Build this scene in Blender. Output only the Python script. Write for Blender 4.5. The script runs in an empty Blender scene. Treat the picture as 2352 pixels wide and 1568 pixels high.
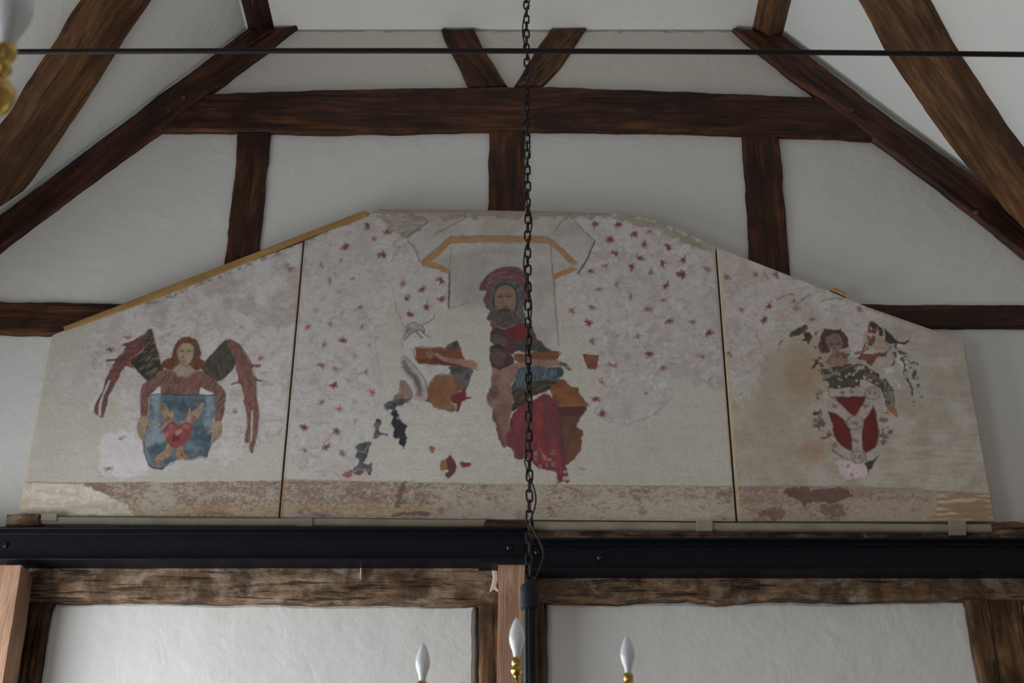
import bpy, bmesh, math, random
import numpy as np
from mathutils import Vector, Matrix, noise
from mathutils.geometry import tessellate_polygon

# ---------------------------------------------------------------- camera, light, exposure
F, PITCH, EYE = 2352 * 50 / 36., math.radians(27.8), Vector((0, 0, 1.6))
sc = bpy.context.scene
cd = bpy.data.cameras.new('camera'); cam = bpy.data.objects.new('camera', cd); sc.collection.objects.link(cam)
cd.lens = 50; cd.sensor_width = 36; cam.location = EYE; cam.rotation_euler = (math.pi / 2 + PITCH, 0, 0)
cd.clip_start = .05; cd.dof.use_dof = True; cd.dof.focus_distance = 5.7; cd.dof.aperture_fstop = 8
sc.camera = cam
sc.view_settings.view_transform = 'Standard'; sc.view_settings.look = 'None'; sc.view_settings.gamma = 1
sc.view_settings.use_curve_mapping = False; sc.view_settings.exposure = 0.0
world = bpy.data.worlds.new('world'); sc.world = world; world.use_nodes = True
world.node_tree.nodes['Background'].inputs[0].default_value = (.55, .65, .8, 1); world.node_tree.nodes['Background'].inputs[1].default_value = .3
D = 5.2                                                   # the gable wall
def area(name, loc, rot, sx, sy, power, col):
    l = bpy.data.lights.new(name, 'AREA'); l.shape = 'RECTANGLE'; l.size = sx; l.size_y = sy; l.energy = power; l.color = col
    o = bpy.data.objects.new(name, l); sc.collection.objects.link(o); o.location = loc; o.rotation_euler = rot
    return o
R = math.radians
# daylight through the casements: left wall, right wall; plus a weak fill lamp added behind the visitor
area('daylight_left', (-2.7, 3.9, 2.2), (R(90), 0, R(-90)), 1.5, 1.7, 88, (.92, .97, 1))
area('daylight_left', (-2.7, 1.2, 1.75), (R(90), 0, R(-90)), 1.5, 1.3, 44, (.92, .97, 1))
area('daylight_right', (2.7, 3.4, 1.75), (R(90), 0, R(90)), .8, 1.1, 3, (1, .92, .9))
area('back_fill', (-.9, -1.9, 1.9), (R(90), 0, 0), 2.0, 1.5, 3.5, (.98, .97, 1))

# ---------------------------------------------------------------- points in the room from sight lines
RT = Vector((1, 0, 0)); UP = Vector((0, -math.sin(PITCH), math.cos(PITCH))); FW = Vector((0, math.cos(PITCH), math.sin(PITCH)))
def ray(px, py): return RT * ((px - 1176) / F) - UP * ((py - 784) / F) + FW
def W(px, py, y):
    d = ray(px, py); return EYE + d * (y / d.y)
def project(P):                                           # P (n,3) array
    d = P - np.array(EYE); zz = d @ np.array(FW); return 1176 + F * (d @ np.array(RT)) / zz, 784 - F * (d @ np.array(UP)) / zz
ZC = W(1176, 68, D).z
SL = (W(567, 67, D), W(0, 490, D)); SR = (W(1798, 77, D), W(2215, 387, D))
def slope_n(s):
    n = (s[0] - s[1]).cross(Vector((0, 1, 0))).normalized(); return n if n.z < 0 else -n       # into the room
NL, NRt = slope_n(SL), slope_n(SR)
def S(px, py, side, off):
    n = NL if side < 0 else NRt; p0 = (SL if side < 0 else SR)[0] + n * off; d = ray(px, py)
    return EYE + d * ((p0 - EYE).dot(n) / d.dot(n))
XW = 2.75
def slope_z(x, side):
    a, b = SL if side < 0 else SR; return a.z + (b.z - a.z) * (x - a.x) / (b.x - a.x)

# ---------------------------------------------------------------- materials
def mat(name):
    m = bpy.data.materials.new(name); m.use_nodes = True; nt = m.node_tree; nt.nodes.clear()
    o = nt.nodes.new('ShaderNodeOutputMaterial'); p = nt.nodes.new('ShaderNodeBsdfPrincipled'); nt.links.new(p.outputs[0], o.inputs[0])
    return m, nt, p
def N(nt, t, **k):
    n = nt.nodes.new(t)
    for a_, v_ in k.items():
        if a_.startswith('_'): setattr(n, a_[1:], v_)
        else: n.inputs[a_].default_value = v_
    return n
def coords(nt, scale, rnd=True, kind='Object'):
    tc = N(nt, 'ShaderNodeTexCoord'); mp = N(nt, 'ShaderNodeMapping'); mp.inputs['Scale'].default_value = scale
    nt.links.new(tc.outputs[kind], mp.inputs['Vector'])
    if rnd:
        oi = N(nt, 'ShaderNodeObjectInfo'); mu = N(nt, 'ShaderNodeMath', _operation='MULTIPLY'); mu.inputs[1].default_value = 37.
        nt.links.new(oi.outputs['Random'], mu.inputs[0]); nt.links.new(mu.outputs[0], mp.inputs['Location'])
    return mp
def tex(nt, mp, scale, detail=6, rough=.6, dist=0):
    n = N(nt, 'ShaderNodeTexNoise'); n.inputs['Scale'].default_value = scale; n.inputs['Detail'].default_value = detail
    n.inputs['Roughness'].default_value = rough; n.inputs['Distortion'].default_value = dist
    nt.links.new(mp.outputs[0], n.inputs['Vector']); return n.outputs['Fac']
def ramp(nt, src, stops):
    r_ = N(nt, 'ShaderNodeValToRGB'); e_ = r_.color_ramp.elements
    while len(e_) < len(stops): e_.new(.5)
    for q_, (p_, c_) in zip(e_, stops):
        q_.position = p_; q_.color = (*(c_ if isinstance(c_, tuple) else (c_,) * 3), 1)
    nt.links.new(src, r_.inputs[0]); return r_.outputs[0]
def mixc(nt, fac, a_, b_, mode='MIX'):
    m = nt.nodes.new('ShaderNodeMix'); m.data_type = 'RGBA'; m.blend_type = mode
    for s_, i_ in ((fac, 0), (a_, 6), (b_, 7)):
        if isinstance(s_, (int, float)): m.inputs[i_].default_value = s_
        elif isinstance(s_, tuple): m.inputs[i_].default_value = (*s_, 1)
        else: nt.links.new(s_, m.inputs[i_])
    return m.outputs[2]
def bump(nt, p, h, strength, dist):
    b_ = N(nt, 'ShaderNodeBump'); b_.inputs['Strength'].default_value = strength; b_.inputs['Distance'].default_value = dist
    nt.links.new(h, b_.inputs['Height']); nt.links.new(b_.outputs[0], p.inputs['Normal'])
def L(r, g, b): return tuple((c / 255 / 12.92 if c / 255 <= .04045 else ((c / 255 + .055) / 1.055) ** 2.4) for c in (r, g, b))
def wood(name, dark, mid, light, rough=.6, crack=.75, pale=None, spec=.35, st=1.):
    m, nt, p = mat(name)
    m1 = coords(nt, (1.6 * st, 16, 16)); m2 = coords(nt, (2.2 * st, 5, 5)); m3 = coords(nt, (1.1 * st, 46, 46))
    g = tex(nt, m1, 1.6, 9, .68, .6); big = tex(nt, m2, 1.7, 4, .6, .4); fine = tex(nt, m3, 1.2, 4, .6, .3)
    c = ramp(nt, g, [(.3, dark), (.5, mid), (.72, light)])
    c = mixc(nt, ramp(nt, big, [(.42, 0.0), (.62, .75)]), c, dark)
    if pale:
        m4 = coords(nt, (2.4 * st, 8, 8)); q1 = tex(nt, m4, 1.5, 8, .7, .2)
        c = mixc(nt, ramp(nt, q1, [(.52, 0.0), (.68, .6)]), c, pale)
    c = mixc(nt, ramp(nt, fine, [(.36, crack), (.43, 0.0)]), c, tuple(v * .25 for v in dark))
    nt.links.new(c, p.inputs['Base Color']); p.inputs['Roughness'].default_value = rough; p.inputs['Specular IOR Level'].default_value = spec
    h = mixc(nt, .5, g, fine); h = mixc(nt, .4, h, big); bump(nt, p, h, .8, .02)
    return m
def plaster_mat(name, col, warm=(.0,), cracks=False, scale=1.0):
    m, nt, p = mat(name)
    m1 = coords(nt, (1, 1, 1), False); big = tex(nt, m1, 1.3 * scale, 4, .5); mid = tex(nt, m1, 7, 6, .6, .3)
    m2 = coords(nt, (4, 4, 9), False); strk = tex(nt, m2, 2.5, 5, .55, .8)
    c = mixc(nt, ramp(nt, big, [(.35, 0.0), (.7, .5)]), col, tuple(v * k for v, k in zip(col, (.93, .9, .86))))
    c = mixc(nt, ramp(nt, mid, [(.55, 0.0), (.75, .25)]), c, tuple(v * k for v, k in zip(col, (.9, .87, .82))))
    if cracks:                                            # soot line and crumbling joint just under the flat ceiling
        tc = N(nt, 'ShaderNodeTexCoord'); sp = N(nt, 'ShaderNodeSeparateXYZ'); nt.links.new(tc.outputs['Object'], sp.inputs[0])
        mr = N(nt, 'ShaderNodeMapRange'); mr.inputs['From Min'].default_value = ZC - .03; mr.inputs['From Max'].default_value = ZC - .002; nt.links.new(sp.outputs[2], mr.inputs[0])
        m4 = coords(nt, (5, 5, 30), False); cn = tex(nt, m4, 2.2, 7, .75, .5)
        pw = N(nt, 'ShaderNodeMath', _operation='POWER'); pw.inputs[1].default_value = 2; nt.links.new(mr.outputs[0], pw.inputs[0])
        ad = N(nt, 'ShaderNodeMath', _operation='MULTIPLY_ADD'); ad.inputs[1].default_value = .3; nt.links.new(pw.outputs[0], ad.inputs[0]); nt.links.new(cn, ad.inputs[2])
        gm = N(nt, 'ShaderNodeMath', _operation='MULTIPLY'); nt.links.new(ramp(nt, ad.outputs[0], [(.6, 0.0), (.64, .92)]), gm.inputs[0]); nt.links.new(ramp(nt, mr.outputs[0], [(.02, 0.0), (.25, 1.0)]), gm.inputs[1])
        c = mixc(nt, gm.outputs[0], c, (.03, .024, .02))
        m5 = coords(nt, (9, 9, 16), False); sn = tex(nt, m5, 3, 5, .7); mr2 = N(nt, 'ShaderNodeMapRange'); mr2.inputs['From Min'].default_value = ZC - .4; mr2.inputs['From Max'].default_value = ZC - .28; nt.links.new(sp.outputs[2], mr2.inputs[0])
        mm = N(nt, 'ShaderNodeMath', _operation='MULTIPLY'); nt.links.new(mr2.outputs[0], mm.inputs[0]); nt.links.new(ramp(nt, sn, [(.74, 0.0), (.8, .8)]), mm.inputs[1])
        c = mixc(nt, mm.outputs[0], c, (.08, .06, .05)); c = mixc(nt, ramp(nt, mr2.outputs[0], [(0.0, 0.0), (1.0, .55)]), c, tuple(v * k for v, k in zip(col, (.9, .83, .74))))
    nt.links.new(c, p.inputs['Base Color']); p.inputs['Roughness'].default_value = .92; p.inputs['Specular IOR Level'].default_value = .15
    bump(nt, p, mixc(nt, .55, mixc(nt, .12, mid, strk), big), .42, .045)
    return m
WALLC = (.69, .69, .68)
M = {}
M['plaster'] = plaster_mat('limewashed_plaster', WALLC, cracks=True)
M['ceiling'] = plaster_mat('ceiling_plaster', (.85, .855, .84), scale=.6)
M['side'] = plaster_mat('low_bounce_plaster', (.42, .37, .33), scale=.6)  # unseen right and near walls, coloured dark and warm to cut and tint bounced light
M['oak'] = wood('dark_stained_oak', (.016, .0065, .0045), (.068, .026, .013), (.19, .072, .027), .5, .7, spec=.25)
M['brace'] = wood('warm_brown_oak', (.05, .024, .013), (.15, .07, .03), (.33, .16, .06), .55, .6, spec=.25)
M['old'] = wood('weathered_grey_oak', (.05, .03, .018), (.19, .115, .07), (.4, .26, .17), .8, .8, pale=(.42, .34, .27), spec=.2, st=3.)
M['oldbrown'] = wood('weathered_brown_oak', (.035, .02, .012), (.13, .07, .036), (.3, .16, .065), .8, .8, spec=.2, st=1.6)
M['new'] = wood('pale_new_oak', (.27, .15, .10), (.42, .25, .165), (.52, .33, .22), .7, .25, spec=.2)
M['pine'] = wood('yellow_pine_batten', (.30, .17, .06), (.42, .25, .09), (.48, .30, .12), .6, .15, spec=.3)
def simple(name, col, rough=.5, metal=0., bmp=None, spec=.5):
    m, nt, p = mat(name); m1 = coords(nt, (1, 1, 1)); n1 = tex(nt, m1, 9, 5, .6)
    c = mixc(nt, ramp(nt, n1, [(.35, 0.0), (.7, 1.0)]), col, tuple(v * .72 for v in col))
    nt.links.new(c, p.inputs['Base Color']); p.inputs['Roughness'].default_value = rough; p.inputs['Metallic'].default_value = metal; p.inputs['Specular IOR Level'].default_value = spec
    if bmp: bump(nt, p, tex(nt, m1, bmp, 5, .6), .4, .004)
    return m
M['steel'] = simple('navy_black_painted_steel', (.0055, .0065, .0115), .5, 0, 30, .22)
M['iron'] = simple('dark_wrought_iron', (.02, .014, .013), .55, .2, 60, .3)
M['tube'] = simple('black_enamel', (.009, .011, .018), .4, 0, None, .3)
M['collar'] = simple('grey_black_collar', (.02, .023, .03), .65, 0, 40, .25)
M['trunk'] = simple('beige_trunking', (.36, .32, .24), .6)
M['lump'] = simple('plaster_lump', (.7, .62, .55), .9, 0, 40)
M['cable'] = simple('black_cable', (.02, .018, .018), .6)
M['floor'] = simple('floor_boards', (.13, .1, .08), .6)
M['edge'] = simple('board_edge', (.34, .27, .19), .8)
M['brass'] = simple('polished_brass', (.72, .5, .16), .22, 1.)
M['bolt'] = simple('dull_bolt', (.03, .032, .04), .3, .6)
m, nt, p = mat('clear_bulb_glass'); p.inputs['Base Color'].default_value = (.92, .96, 1, 1); p.inputs['Roughness'].default_value = .22
p.inputs['Transmission Weight'].default_value = .2; p.inputs['IOR'].default_value = 1.5; p.inputs['Coat Weight'].default_value = .5; M['glass'] = m
m, nt, p = mat('pigment_on_plaster')
at = N(nt, 'ShaderNodeVertexColor'); at.layer_name = 'pigment'; m1 = coords(nt, (1, 1, 1), False); n1 = tex(nt, m1, 24, 6, .65, .3); n2 = tex(nt, m1, 130, 4, .6); n3 = tex(nt, m1, 5, 3, .5)
nt.links.new(mixc(nt, ramp(nt, n2, [(.35, .12), (.7, 0.0)]), at.outputs[0], (.3, .26, .23), 'MULTIPLY'), p.inputs['Base Color']); p.inputs['Roughness'].default_value = .85; p.inputs['Specular IOR Level'].default_value = .2
bump(nt, p, mixc(nt, .4, mixc(nt, .35, n1, n2), n3), .45, .012); M['paint'] = m

# ---------------------------------------------------------------- mesh helpers
def link(name, me, material=None, parent=None):
    o = bpy.data.objects.new(name, me); sc.collection.objects.link(o)
    if material is not None and len(me.materials) == 0: me.materials.append(material)
    if parent is not None: o.parent = parent
    return o
def tag(o, label, cat, group=None):
    o['label'] = label; o['category'] = cat
    if group: o['group'] = group
    return o
def struct(o): o['kind'] = 'structure'; return o
def thing(name, label, cat, loc=(0, 0, 0), group=None):
    o = bpy.data.objects.new(name, None); sc.collection.objects.link(o); o.location = loc; o.empty_display_size = .05; return tag(o, label, cat, group)
def from_bm(name, bm, material, parent=None, smooth=False, loc=None):
    bmesh.ops.recalc_face_normals(bm, faces=bm.faces); me = bpy.data.meshes.new(name); bm.to_mesh(me); bm.free()
    if smooth:
        for f_ in me.polygons: f_.use_smooth = True
    o = link(name, me, material, parent)
    if loc is not None: o.location = loc
    return o
def box(bm, a_, b_):
    v = [bm.verts.new((x, y, z)) for x in (a_[0], b_[0]) for y in (a_[1], b_[1]) for z in (a_[2], b_[2])]
    for q_ in ((0, 1, 3, 2), (4, 6, 7, 5), (0, 4, 5, 1), (2, 3, 7, 6), (0, 2, 6, 4), (1, 5, 7, 3)): bm.faces.new([v[i] for i in q_])
def lathe(bm, prof, c=(0, 0, 0), seg=28, flute=0):
    rings = []
    for r_, z_ in prof:
        rings.append([bm.verts.new((c[0] + r_ * (1 + (flute * math.cos(8 * 2 * math.pi * i / seg) if flute else 0)) * math.cos(2 * math.pi * i / seg), c[1] + r_ * (1 + (flute * math.cos(8 * 2 * math.pi * i / seg) if flute else 0)) * math.sin(2 * math.pi * i / seg), c[2] + z_)) for i in range(seg)])
    for a_, b_ in zip(rings, rings[1:]):
        for i in range(seg): bm.faces.new((a_[i], a_[(i + 1) % seg], b_[(i + 1) % seg], b_[i]))
    bm.faces.new(rings[0][::-1]); bm.faces.new(rings[-1])
def tube(bm, pts, r_, seg=10, closed=False):
    pts = [Vector(p_) for p_ in pts]; n = len(pts); rings = []; up = Vector((0.13, .2, 1)).normalized()
    for i, p_ in enumerate(pts):
        t_ = (pts[(i + 1) % n] - pts[i - 1]) if closed else (pts[min(i + 1, n - 1)] - pts[max(i - 1, 0)])
        t_.normalize(); u = t_.cross(up if abs(t_.dot(up)) < .95 else Vector((1, .1, 0))).normalized()
        if rings: u = (pu - t_ * pu.dot(t_)).normalized()
        pu = u; w_ = t_.cross(u)
        rr = r_(i / max(n - 1, 1)) if callable(r_) else r_
        rings.append([bm.verts.new(p_ + u * rr * math.cos(2 * math.pi * k / seg) + w_ * rr * math.sin(2 * math.pi * k / seg)) for k in range(seg)])
    m_ = n if closed else n - 1
    for i in range(m_):
        a_, b_ = rings[i], rings[(i + 1) % n]
        for k in range(seg): bm.faces.new((a_[k], a_[(k + 1) % seg], b_[(k + 1) % seg], b_[k]))
    if not closed: bm.faces.new(rings[0][::-1]); bm.faces.new(rings[-1])
def outline3(pts3, step, amp, seed, freq=9.):
    out = []
    for i in range(len(pts3)):
        a_, b_ = pts3[i], pts3[(i + 1) % len(pts3)]; n = max(1, int((b_ - a_).length / step))
        for k in range(n): out.append(a_.lerp(b_, k / n))
    return out
def slab_bm(bm, P, nrm, thick, bev, amp, seed):
    """P: outline of the front face, nrm: unit vector out of the front; worn arrises, wavering edges"""
    P = outline3(P, .03, amp, seed); n = len(P); off = Vector((seed * 3.1, seed * 1.7, 0))
    area_ = sum(((P[i].cross(P[(i + 1) % n])).dot(nrm) for i in range(n)))
    if area_ < 0: P.reverse()
    out = []
    for i in range(n):
        t_ = (P[(i + 1) % n] - P[i - 1]).normalized(); o_ = t_.cross(nrm)
        w_ = noise.noise(P[i] * 7 + off) * amp + noise.noise(P[i] * 26 + off) * amp * .55
        out.append((P[i] + o_ * w_, o_))
    ring0 = [bm.verts.new(q_ - nrm * thick) for q_, o_ in out]; ring1 = [bm.verts.new(q_ - nrm * bev) for q_, o_ in out]
    ring2 = [bm.verts.new(q_ - o_ * bev * .35 - nrm * bev * .35) for q_, o_ in out]; ring3 = [bm.verts.new(q_ - o_ * bev) for q_, o_ in out]
    for a_, b_ in ((ring0, ring1), (ring1, ring2), (ring2, ring3)):
        for i in range(n): bm.faces.new((a_[i], a_[(i + 1) % n], b_[(i + 1) % n], b_[i]))
    for rg in (ring3, ring0):
        for tr in tessellate_polygon([[v.co for v in rg]]):
            try: bm.faces.new([rg[k] for k in tr])
            except ValueError: pass
SEED = [0]
def timber(name, pts3, nrm, thick, material, label, cat='beam', group=None, bev=.012, amp=.006, smooth_=False):
    SEED[0] += 1; bm = bmesh.new(); slab_bm(bm, pts3, nrm, thick, bev, amp, SEED[0])
    c = sum(pts3, Vector()) / len(pts3)
    far = max(((a_, b_) for a_ in pts3 for b_ in pts3), key=lambda q_: (q_[0] - q_[1]).length)
    C_ = np.cov(np.array([list(outline) for outline in outline3(pts3, .05, 0, 0)]).T); w_, v_ = np.linalg.eigh(C_); x = Vector(v_[:, -1]).normalized()
    z = nrm.normalized(); x = (x - z * x.dot(z)).normalized(); y = z.cross(x)
    mx = Matrix((x, y, z)).transposed().to_4x4(); mx.translation = c
    bmesh.ops.transform(bm, matrix=mx.inverted(), verts=bm.verts)
    o = from_bm(name, bm, material); o.matrix_world = mx
    return tag(o, label, cat, group)
FRONT = Vector((0, -1, 0))
def wt(name, px, proud, back, material, label, cat='beam', group=None, **k):     # a timber of the gable frame
    pts = []
    for x, y in px:
        v_ = W(x, min(y, 1640), D - proud)
        if y >= 1600: v_.z = 0.0
        pts.append(v_)
    return timber(name, pts, FRONT, proud + back, material, label, cat, group, **k)
def make_pigment():
    # ---------------------------------------------------------------- the painted decoration (pigment only, flat colours and wear)
    CX0, CY0, CW, CH = 0, 460, 2352, 760          # the pigment layer covers the boards at one sample per unit
    NR = np.random.RandomState(7)
    def vnoise(h, w, sy, sx, seed):
        r = np.random.RandomState(seed)
        gh, gw = int(h / sy) + 3, int(w / sx) + 3
        g = r.rand(gh, gw).astype(np.float32)
        y = np.arange(h, dtype=np.float32) / sy; x = np.arange(w, dtype=np.float32) / sx
        yi = y.astype(int); xi = x.astype(int); fy = y - yi; fx = x - xi
        fy = (fy * fy * (3 - 2 * fy))[:, None]; fx = (fx * fx * (3 - 2 * fx))[None, :]
        a = g[yi][:, xi]; b = g[yi][:, xi + 1]; c = g[yi + 1][:, xi]; d = g[yi + 1][:, xi + 1]
        return (a * (1 - fx) + b * fx) * (1 - fy) + (c * (1 - fx) + d * fx) * fy
    def fbm(sy, sx, octs, seed, gain=.55):
        t = np.zeros((CH, CW), np.float32); amp = 1.0; tot = 0
        for k in range(octs):
            t += amp * vnoise(CH, CW, max(sy / 2 ** k, 1.0), max(sx / 2 ** k, 1.0), seed + 17 * k); tot += amp; amp *= gain
        t /= tot
        return np.clip((t - .5) * 2.2 + .5, 0, 1)
    YY, XX = np.mgrid[0:CH, 0:CW].astype(np.float32); XX += CX0; YY += CY0
    NBIG = fbm(120, 120, 4, 1); NMID = fbm(34, 40, 4, 2); NFIN = fbm(9, 11, 3, 3); NTINY = fbm(3, 4, 2, 4, .8)
    NBRU = fbm(6, 60, 4, 5); NSTR = fbm(4, 22, 3, 6); NMID2 = fbm(26, 30, 4, 8); NFIN2 = fbm(7, 8, 3, 9)
    WX = (fbm(14, 14, 3, 21) - .5) * 2; WY = (fbm(14, 14, 3, 22) - .5) * 2
    def shear(nz, k):                       # strokes that lean: shift rows by k per row
        out = np.empty_like(nz)
        for i in range(CH): out[i] = np.roll(nz[i], int(-k * i))
        return out
    NDIA = shear(fbm(3.2, 13, 3, 31), 0.9); NDIB = shear(fbm(13, 3.0, 3, 32), 0.7); NDIC = shear(fbm(12, 3.2, 3, 33), -0.25)
    def lin(c):
        c = np.asarray(c, np.float32) / 255.
        return np.where(c <= .04045, c / 12.92, ((c + .055) / 1.055) ** 2.4).astype(np.float32)
    CAN = np.zeros((CH, CW, 3), np.float32)
    def smooth(pts, closed=True, n=5):
        P = np.array(pts, float); m = len(P); out = []
        rng = range(m) if closed else range(m - 1)
        for i in rng:
            if closed: p0, p1, p2, p3 = P[i - 1], P[i], P[(i + 1) % m], P[(i + 2) % m]
            else: p0, p1, p2, p3 = P[max(i - 1, 0)], P[i], P[i + 1], P[min(i + 2, m - 1)]
            for k in range(n):
                t = k / n
                out.append(.5 * ((2 * p1) + (-p0 + p2) * t + (2 * p0 - 5 * p1 + 4 * p2 - p3) * t * t + (-p0 + 3 * p1 - 3 * p2 + p3) * t ** 3))
        if not closed: out.append(P[-1])
        return np.array(out)
    def Z(ox, oy, s, pts): return [(ox + x / s, oy + y / s) for x, y in pts]
    def win(P, pad):
        x0 = max(int(P[:, 0].min() - pad) - CX0, 0); x1 = min(int(P[:, 0].max() + pad) + 2 - CX0, CW)
        y0 = max(int(P[:, 1].min() - pad) - CY0, 0); y1 = min(int(P[:, 1].max() + pad) + 2 - CY0, CH)
        return slice(y0, y1), slice(x0, x1)
    def segd(px, py, a, b):
        dx, dy = b[0] - a[0], b[1] - a[1]; L = dx * dx + dy * dy + 1e-9
        t = np.clip(((px - a[0]) * dx + (py - a[1]) * dy) / L, 0, 1)
        return np.hypot(px - a[0] - t * dx, py - a[1] - t * dy), t
    def mask(pts, rag=1.5, soft=1.0, sm=True):
        P = smooth(pts, True, 3) if sm else np.array(pts, float)
        w = win(P, rag + soft + 2)
        px = XX[w] + WX[w] * rag * 2; py = YY[w] + WY[w] * rag * 2
        ins = np.zeros(px.shape, bool); d = np.full(px.shape, 1e9, np.float32)
        for i in range(len(P)):
            a, b = P[i - 1], P[i]
            if a[1] != b[1]:
                c = ((a[1] > py) != (b[1] > py)) & (px < (b[0] - a[0]) * (py - a[1]) / (b[1] - a[1]) + a[0]); ins ^= c
            dd, _ = segd(px, py, a, b); d = np.minimum(d, dd)
        return w, np.clip(.5 + np.where(ins, d, -d) / (2 * soft), 0, 1)
    def lay(w, m, col, col2=None, nz=None, k=1.0):
        c = lin(col)
        if col2 is not None:
            n = nz[w][..., None] if nz is not None else NMID[w][..., None]
            c = c * (1 - n) + lin(col2) * n
        m = (m * k)[..., None]
        CAN[w] = CAN[w] * (1 - m) + c * m
    def poly(pts, col, col2=None, nz=None, rag=1.5, soft=1.0, k=1.0, sm=True, holes=None):
        w, m = mask(pts, rag, soft, sm)
        if holes is not None:
            n, th = holes; m = m * np.clip((n[w] - th) * 7 + .5, 0, 1)
        lay(w, m, col, col2, nz, k)
    def line(pts, wd, col, k=1.0, rag=.5, sm=True, wd2=None, soft=.8, holes=None):
        P = smooth(pts, False, 4) if sm and len(pts) > 2 else np.array(pts, float)
        w = win(P, wd + 3); px = XX[w] + WX[w] * rag * 2; py = YY[w] + WY[w] * rag * 2
        m = np.zeros(px.shape, np.float32); n = len(P) - 1
        for i in range(n):
            d, t = segd(px, py, P[i], P[i + 1])
            hw = (wd * 1.18 + ((wd2 if wd2 is not None else wd) - wd) * (i + t) / n) / 2
            m = np.maximum(m, np.clip(.5 + (hw - d) / (2 * soft), 0, 1))
        if holes is not None: m = m * np.clip((holes[0][w] - holes[1]) * 7 + .5, 0, 1)
        lay(w, m, col, k=k)
    def blob(x, y, rx, ry, col, k=1.0, rag=1.5, soft=1.5, col2=None, nz=None):
        P = [(x + rx * math.cos(a), y + ry * math.sin(a)) for a in [i * math.pi / 5 for i in range(10)]]
        poly(P, col, col2, nz, rag=rag, soft=soft, k=k)
    def haze(x, y, rx, ry, col, k):
        w = win(np.array([(x - rx * 2, y - ry * 2), (x + rx * 2, y + ry * 2)]), 0)
        m = np.exp(-(((XX[w] - x) / rx) ** 2 + ((YY[w] - y) / ry) ** 2) * 1.2) * (.5 + NMID[w])
        lay(w, np.clip(m, 0, 1), col, k=k)
    def tint(m, col, k=1.0, col2=None, nz=None):
        lay((slice(0, CH), slice(0, CW)), m, col, col2, nz, k)
    FULL = (slice(0, CH), slice(0, CW))
    # ground of each board: the new smooth filler
    xs = np.clip(XX / 2352., 0, 1)
    tint(np.ones((CH, CW)), (148, 142, 130), 1, (152, 149, 141), NBIG)
    w, m = mask([(640, 540), (1700, 540), (1700, 1220), (630, 1220)], 0, 1, False); pass
    tint((np.clip((XX - 1640 - (YY - 565) * .079) / 3, 0, 1)), (130, 121, 109), 1, (144, 136, 124), NMID)
    tint(np.clip((NBRU - .5) * 2, 0, 1), (156, 154, 148), .16)
    tint(np.clip((.45 - NBRU) * 2, 0, 1), (126, 120, 110), .14)
    tint(np.clip((NMID - .5) * 2, 0, 1), (150, 148, 144), .25)
    tint(np.clip((NBIG - .6) * 3, 0, 1), (148, 128, 104), .12)
    def plaster(pts, k=1.0, white=(160, 156, 155), brown=(136, 123, 114), rag=5, edge=True):
        w, m = mask(pts, rag, 2.0)
        lay(w, m, white, (152, 147, 144), NMID, k)
        lay(w, m * np.clip((NMID2[w] * .6 + NBIG[w] * .4 - .42) * 2.4, 0, 1), brown, (146, 134, 128), NFIN, .6 * k)
        lay(w, m * np.clip((NSTR[w] * .25 + NFIN[w] * .4 + NTINY[w] * .15 + NMID[w] * .2 - .56) * 5, 0, 1), (120, 100, 94), None, None, .42 * k)
        lay(w, m * np.clip((NFIN2[w] * .7 + NMID[w] * .3 - .58) * 4, 0, 1), (172, 168, 169), None, None, .36 * k)
        lay(w, m * np.clip((.36 - NDIB[w]) * 4, 0, 1), (122, 108, 104), None, None, .16 * k)
        if edge: lay(w, np.clip(m * (1 - m) * 4, 0, 1), (168, 164, 161), None, None, .16)
        return w, m
    # left wing
    plaster([(205, 800), (225, 742), (340, 690), (520, 620), (690, 558), (692, 700), (668, 900), (655, 990), (600, 1030), (500, 1062), (440, 1050), (400, 1070),
             (345, 1082), (300, 1095), (240, 1092), (225, 1062), (240, 1012), (300, 985), (290, 930), (262, 900), (232, 950), (212, 935), (222, 870)])
    plaster([(125, 868), (150, 832), (190, 812), (215, 830), (212, 880), (180, 905), (140, 902)], .6)
    w, m = mask([(330, 690), (520, 622), (690, 560), (690, 760), (600, 740), (470, 720), (380, 740)], 8, 10)
    lay(w, m * np.clip((NMID[w] - .35) * 3, 0, 1), (134, 118, 110), None, None, .45)
    w, m = mask([(232, 1010), (300, 990), (350, 1070), (300, 1094), (240, 1090)], 3, 3); lay(w, m, (172, 166, 170), None, None, .6)
    line([(453, 742), (450, 765), (446, 790)], 2, (105, 100, 92), .6); line([(657, 870), (662, 900), (650, 960), (640, 1000)], 3, (120, 112, 108), .5, rag=2)
    # centre board
    plaster([(700, 556), (760, 525), (842, 494), (882, 505), (910, 540), (905, 580), (900, 640), (905, 700), (888, 740), (880, 800), (874, 850), (880, 900), (874, 950),
             (850, 1000), (826, 1040), (806, 1078), (760, 1098), (700, 1098), (672, 1060), (655, 1030), (670, 900), (690, 700)], .9, (154, 151, 150), (138, 128, 120))
    plaster([(905, 545), (940, 560), (968, 600), (1030, 610), (1032, 706), (1002, 716), (985, 738), (1000, 760), (990, 800), (1050, 830), (1060, 860), (1000, 900), (985, 940), (940, 935), (925, 880), (922, 800), (925, 742), (915, 700), (905, 640)], .8, (150, 147, 146), (140, 132, 126))
    plaster([(1280, 494), (1400, 493), (1450, 500), (1520, 532), (1600, 555), (1642, 572), (1660, 760), (1672, 884), (1600, 878), (1535, 870), (1552, 892), (1542, 922),
             (1500, 958), (1440, 976), (1392, 966), (1366, 946), (1372, 900), (1380, 870), (1345, 810), (1330, 760), (1300, 700), (1285, 640)], .95, (148, 144, 144), (134, 124, 118))
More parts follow.
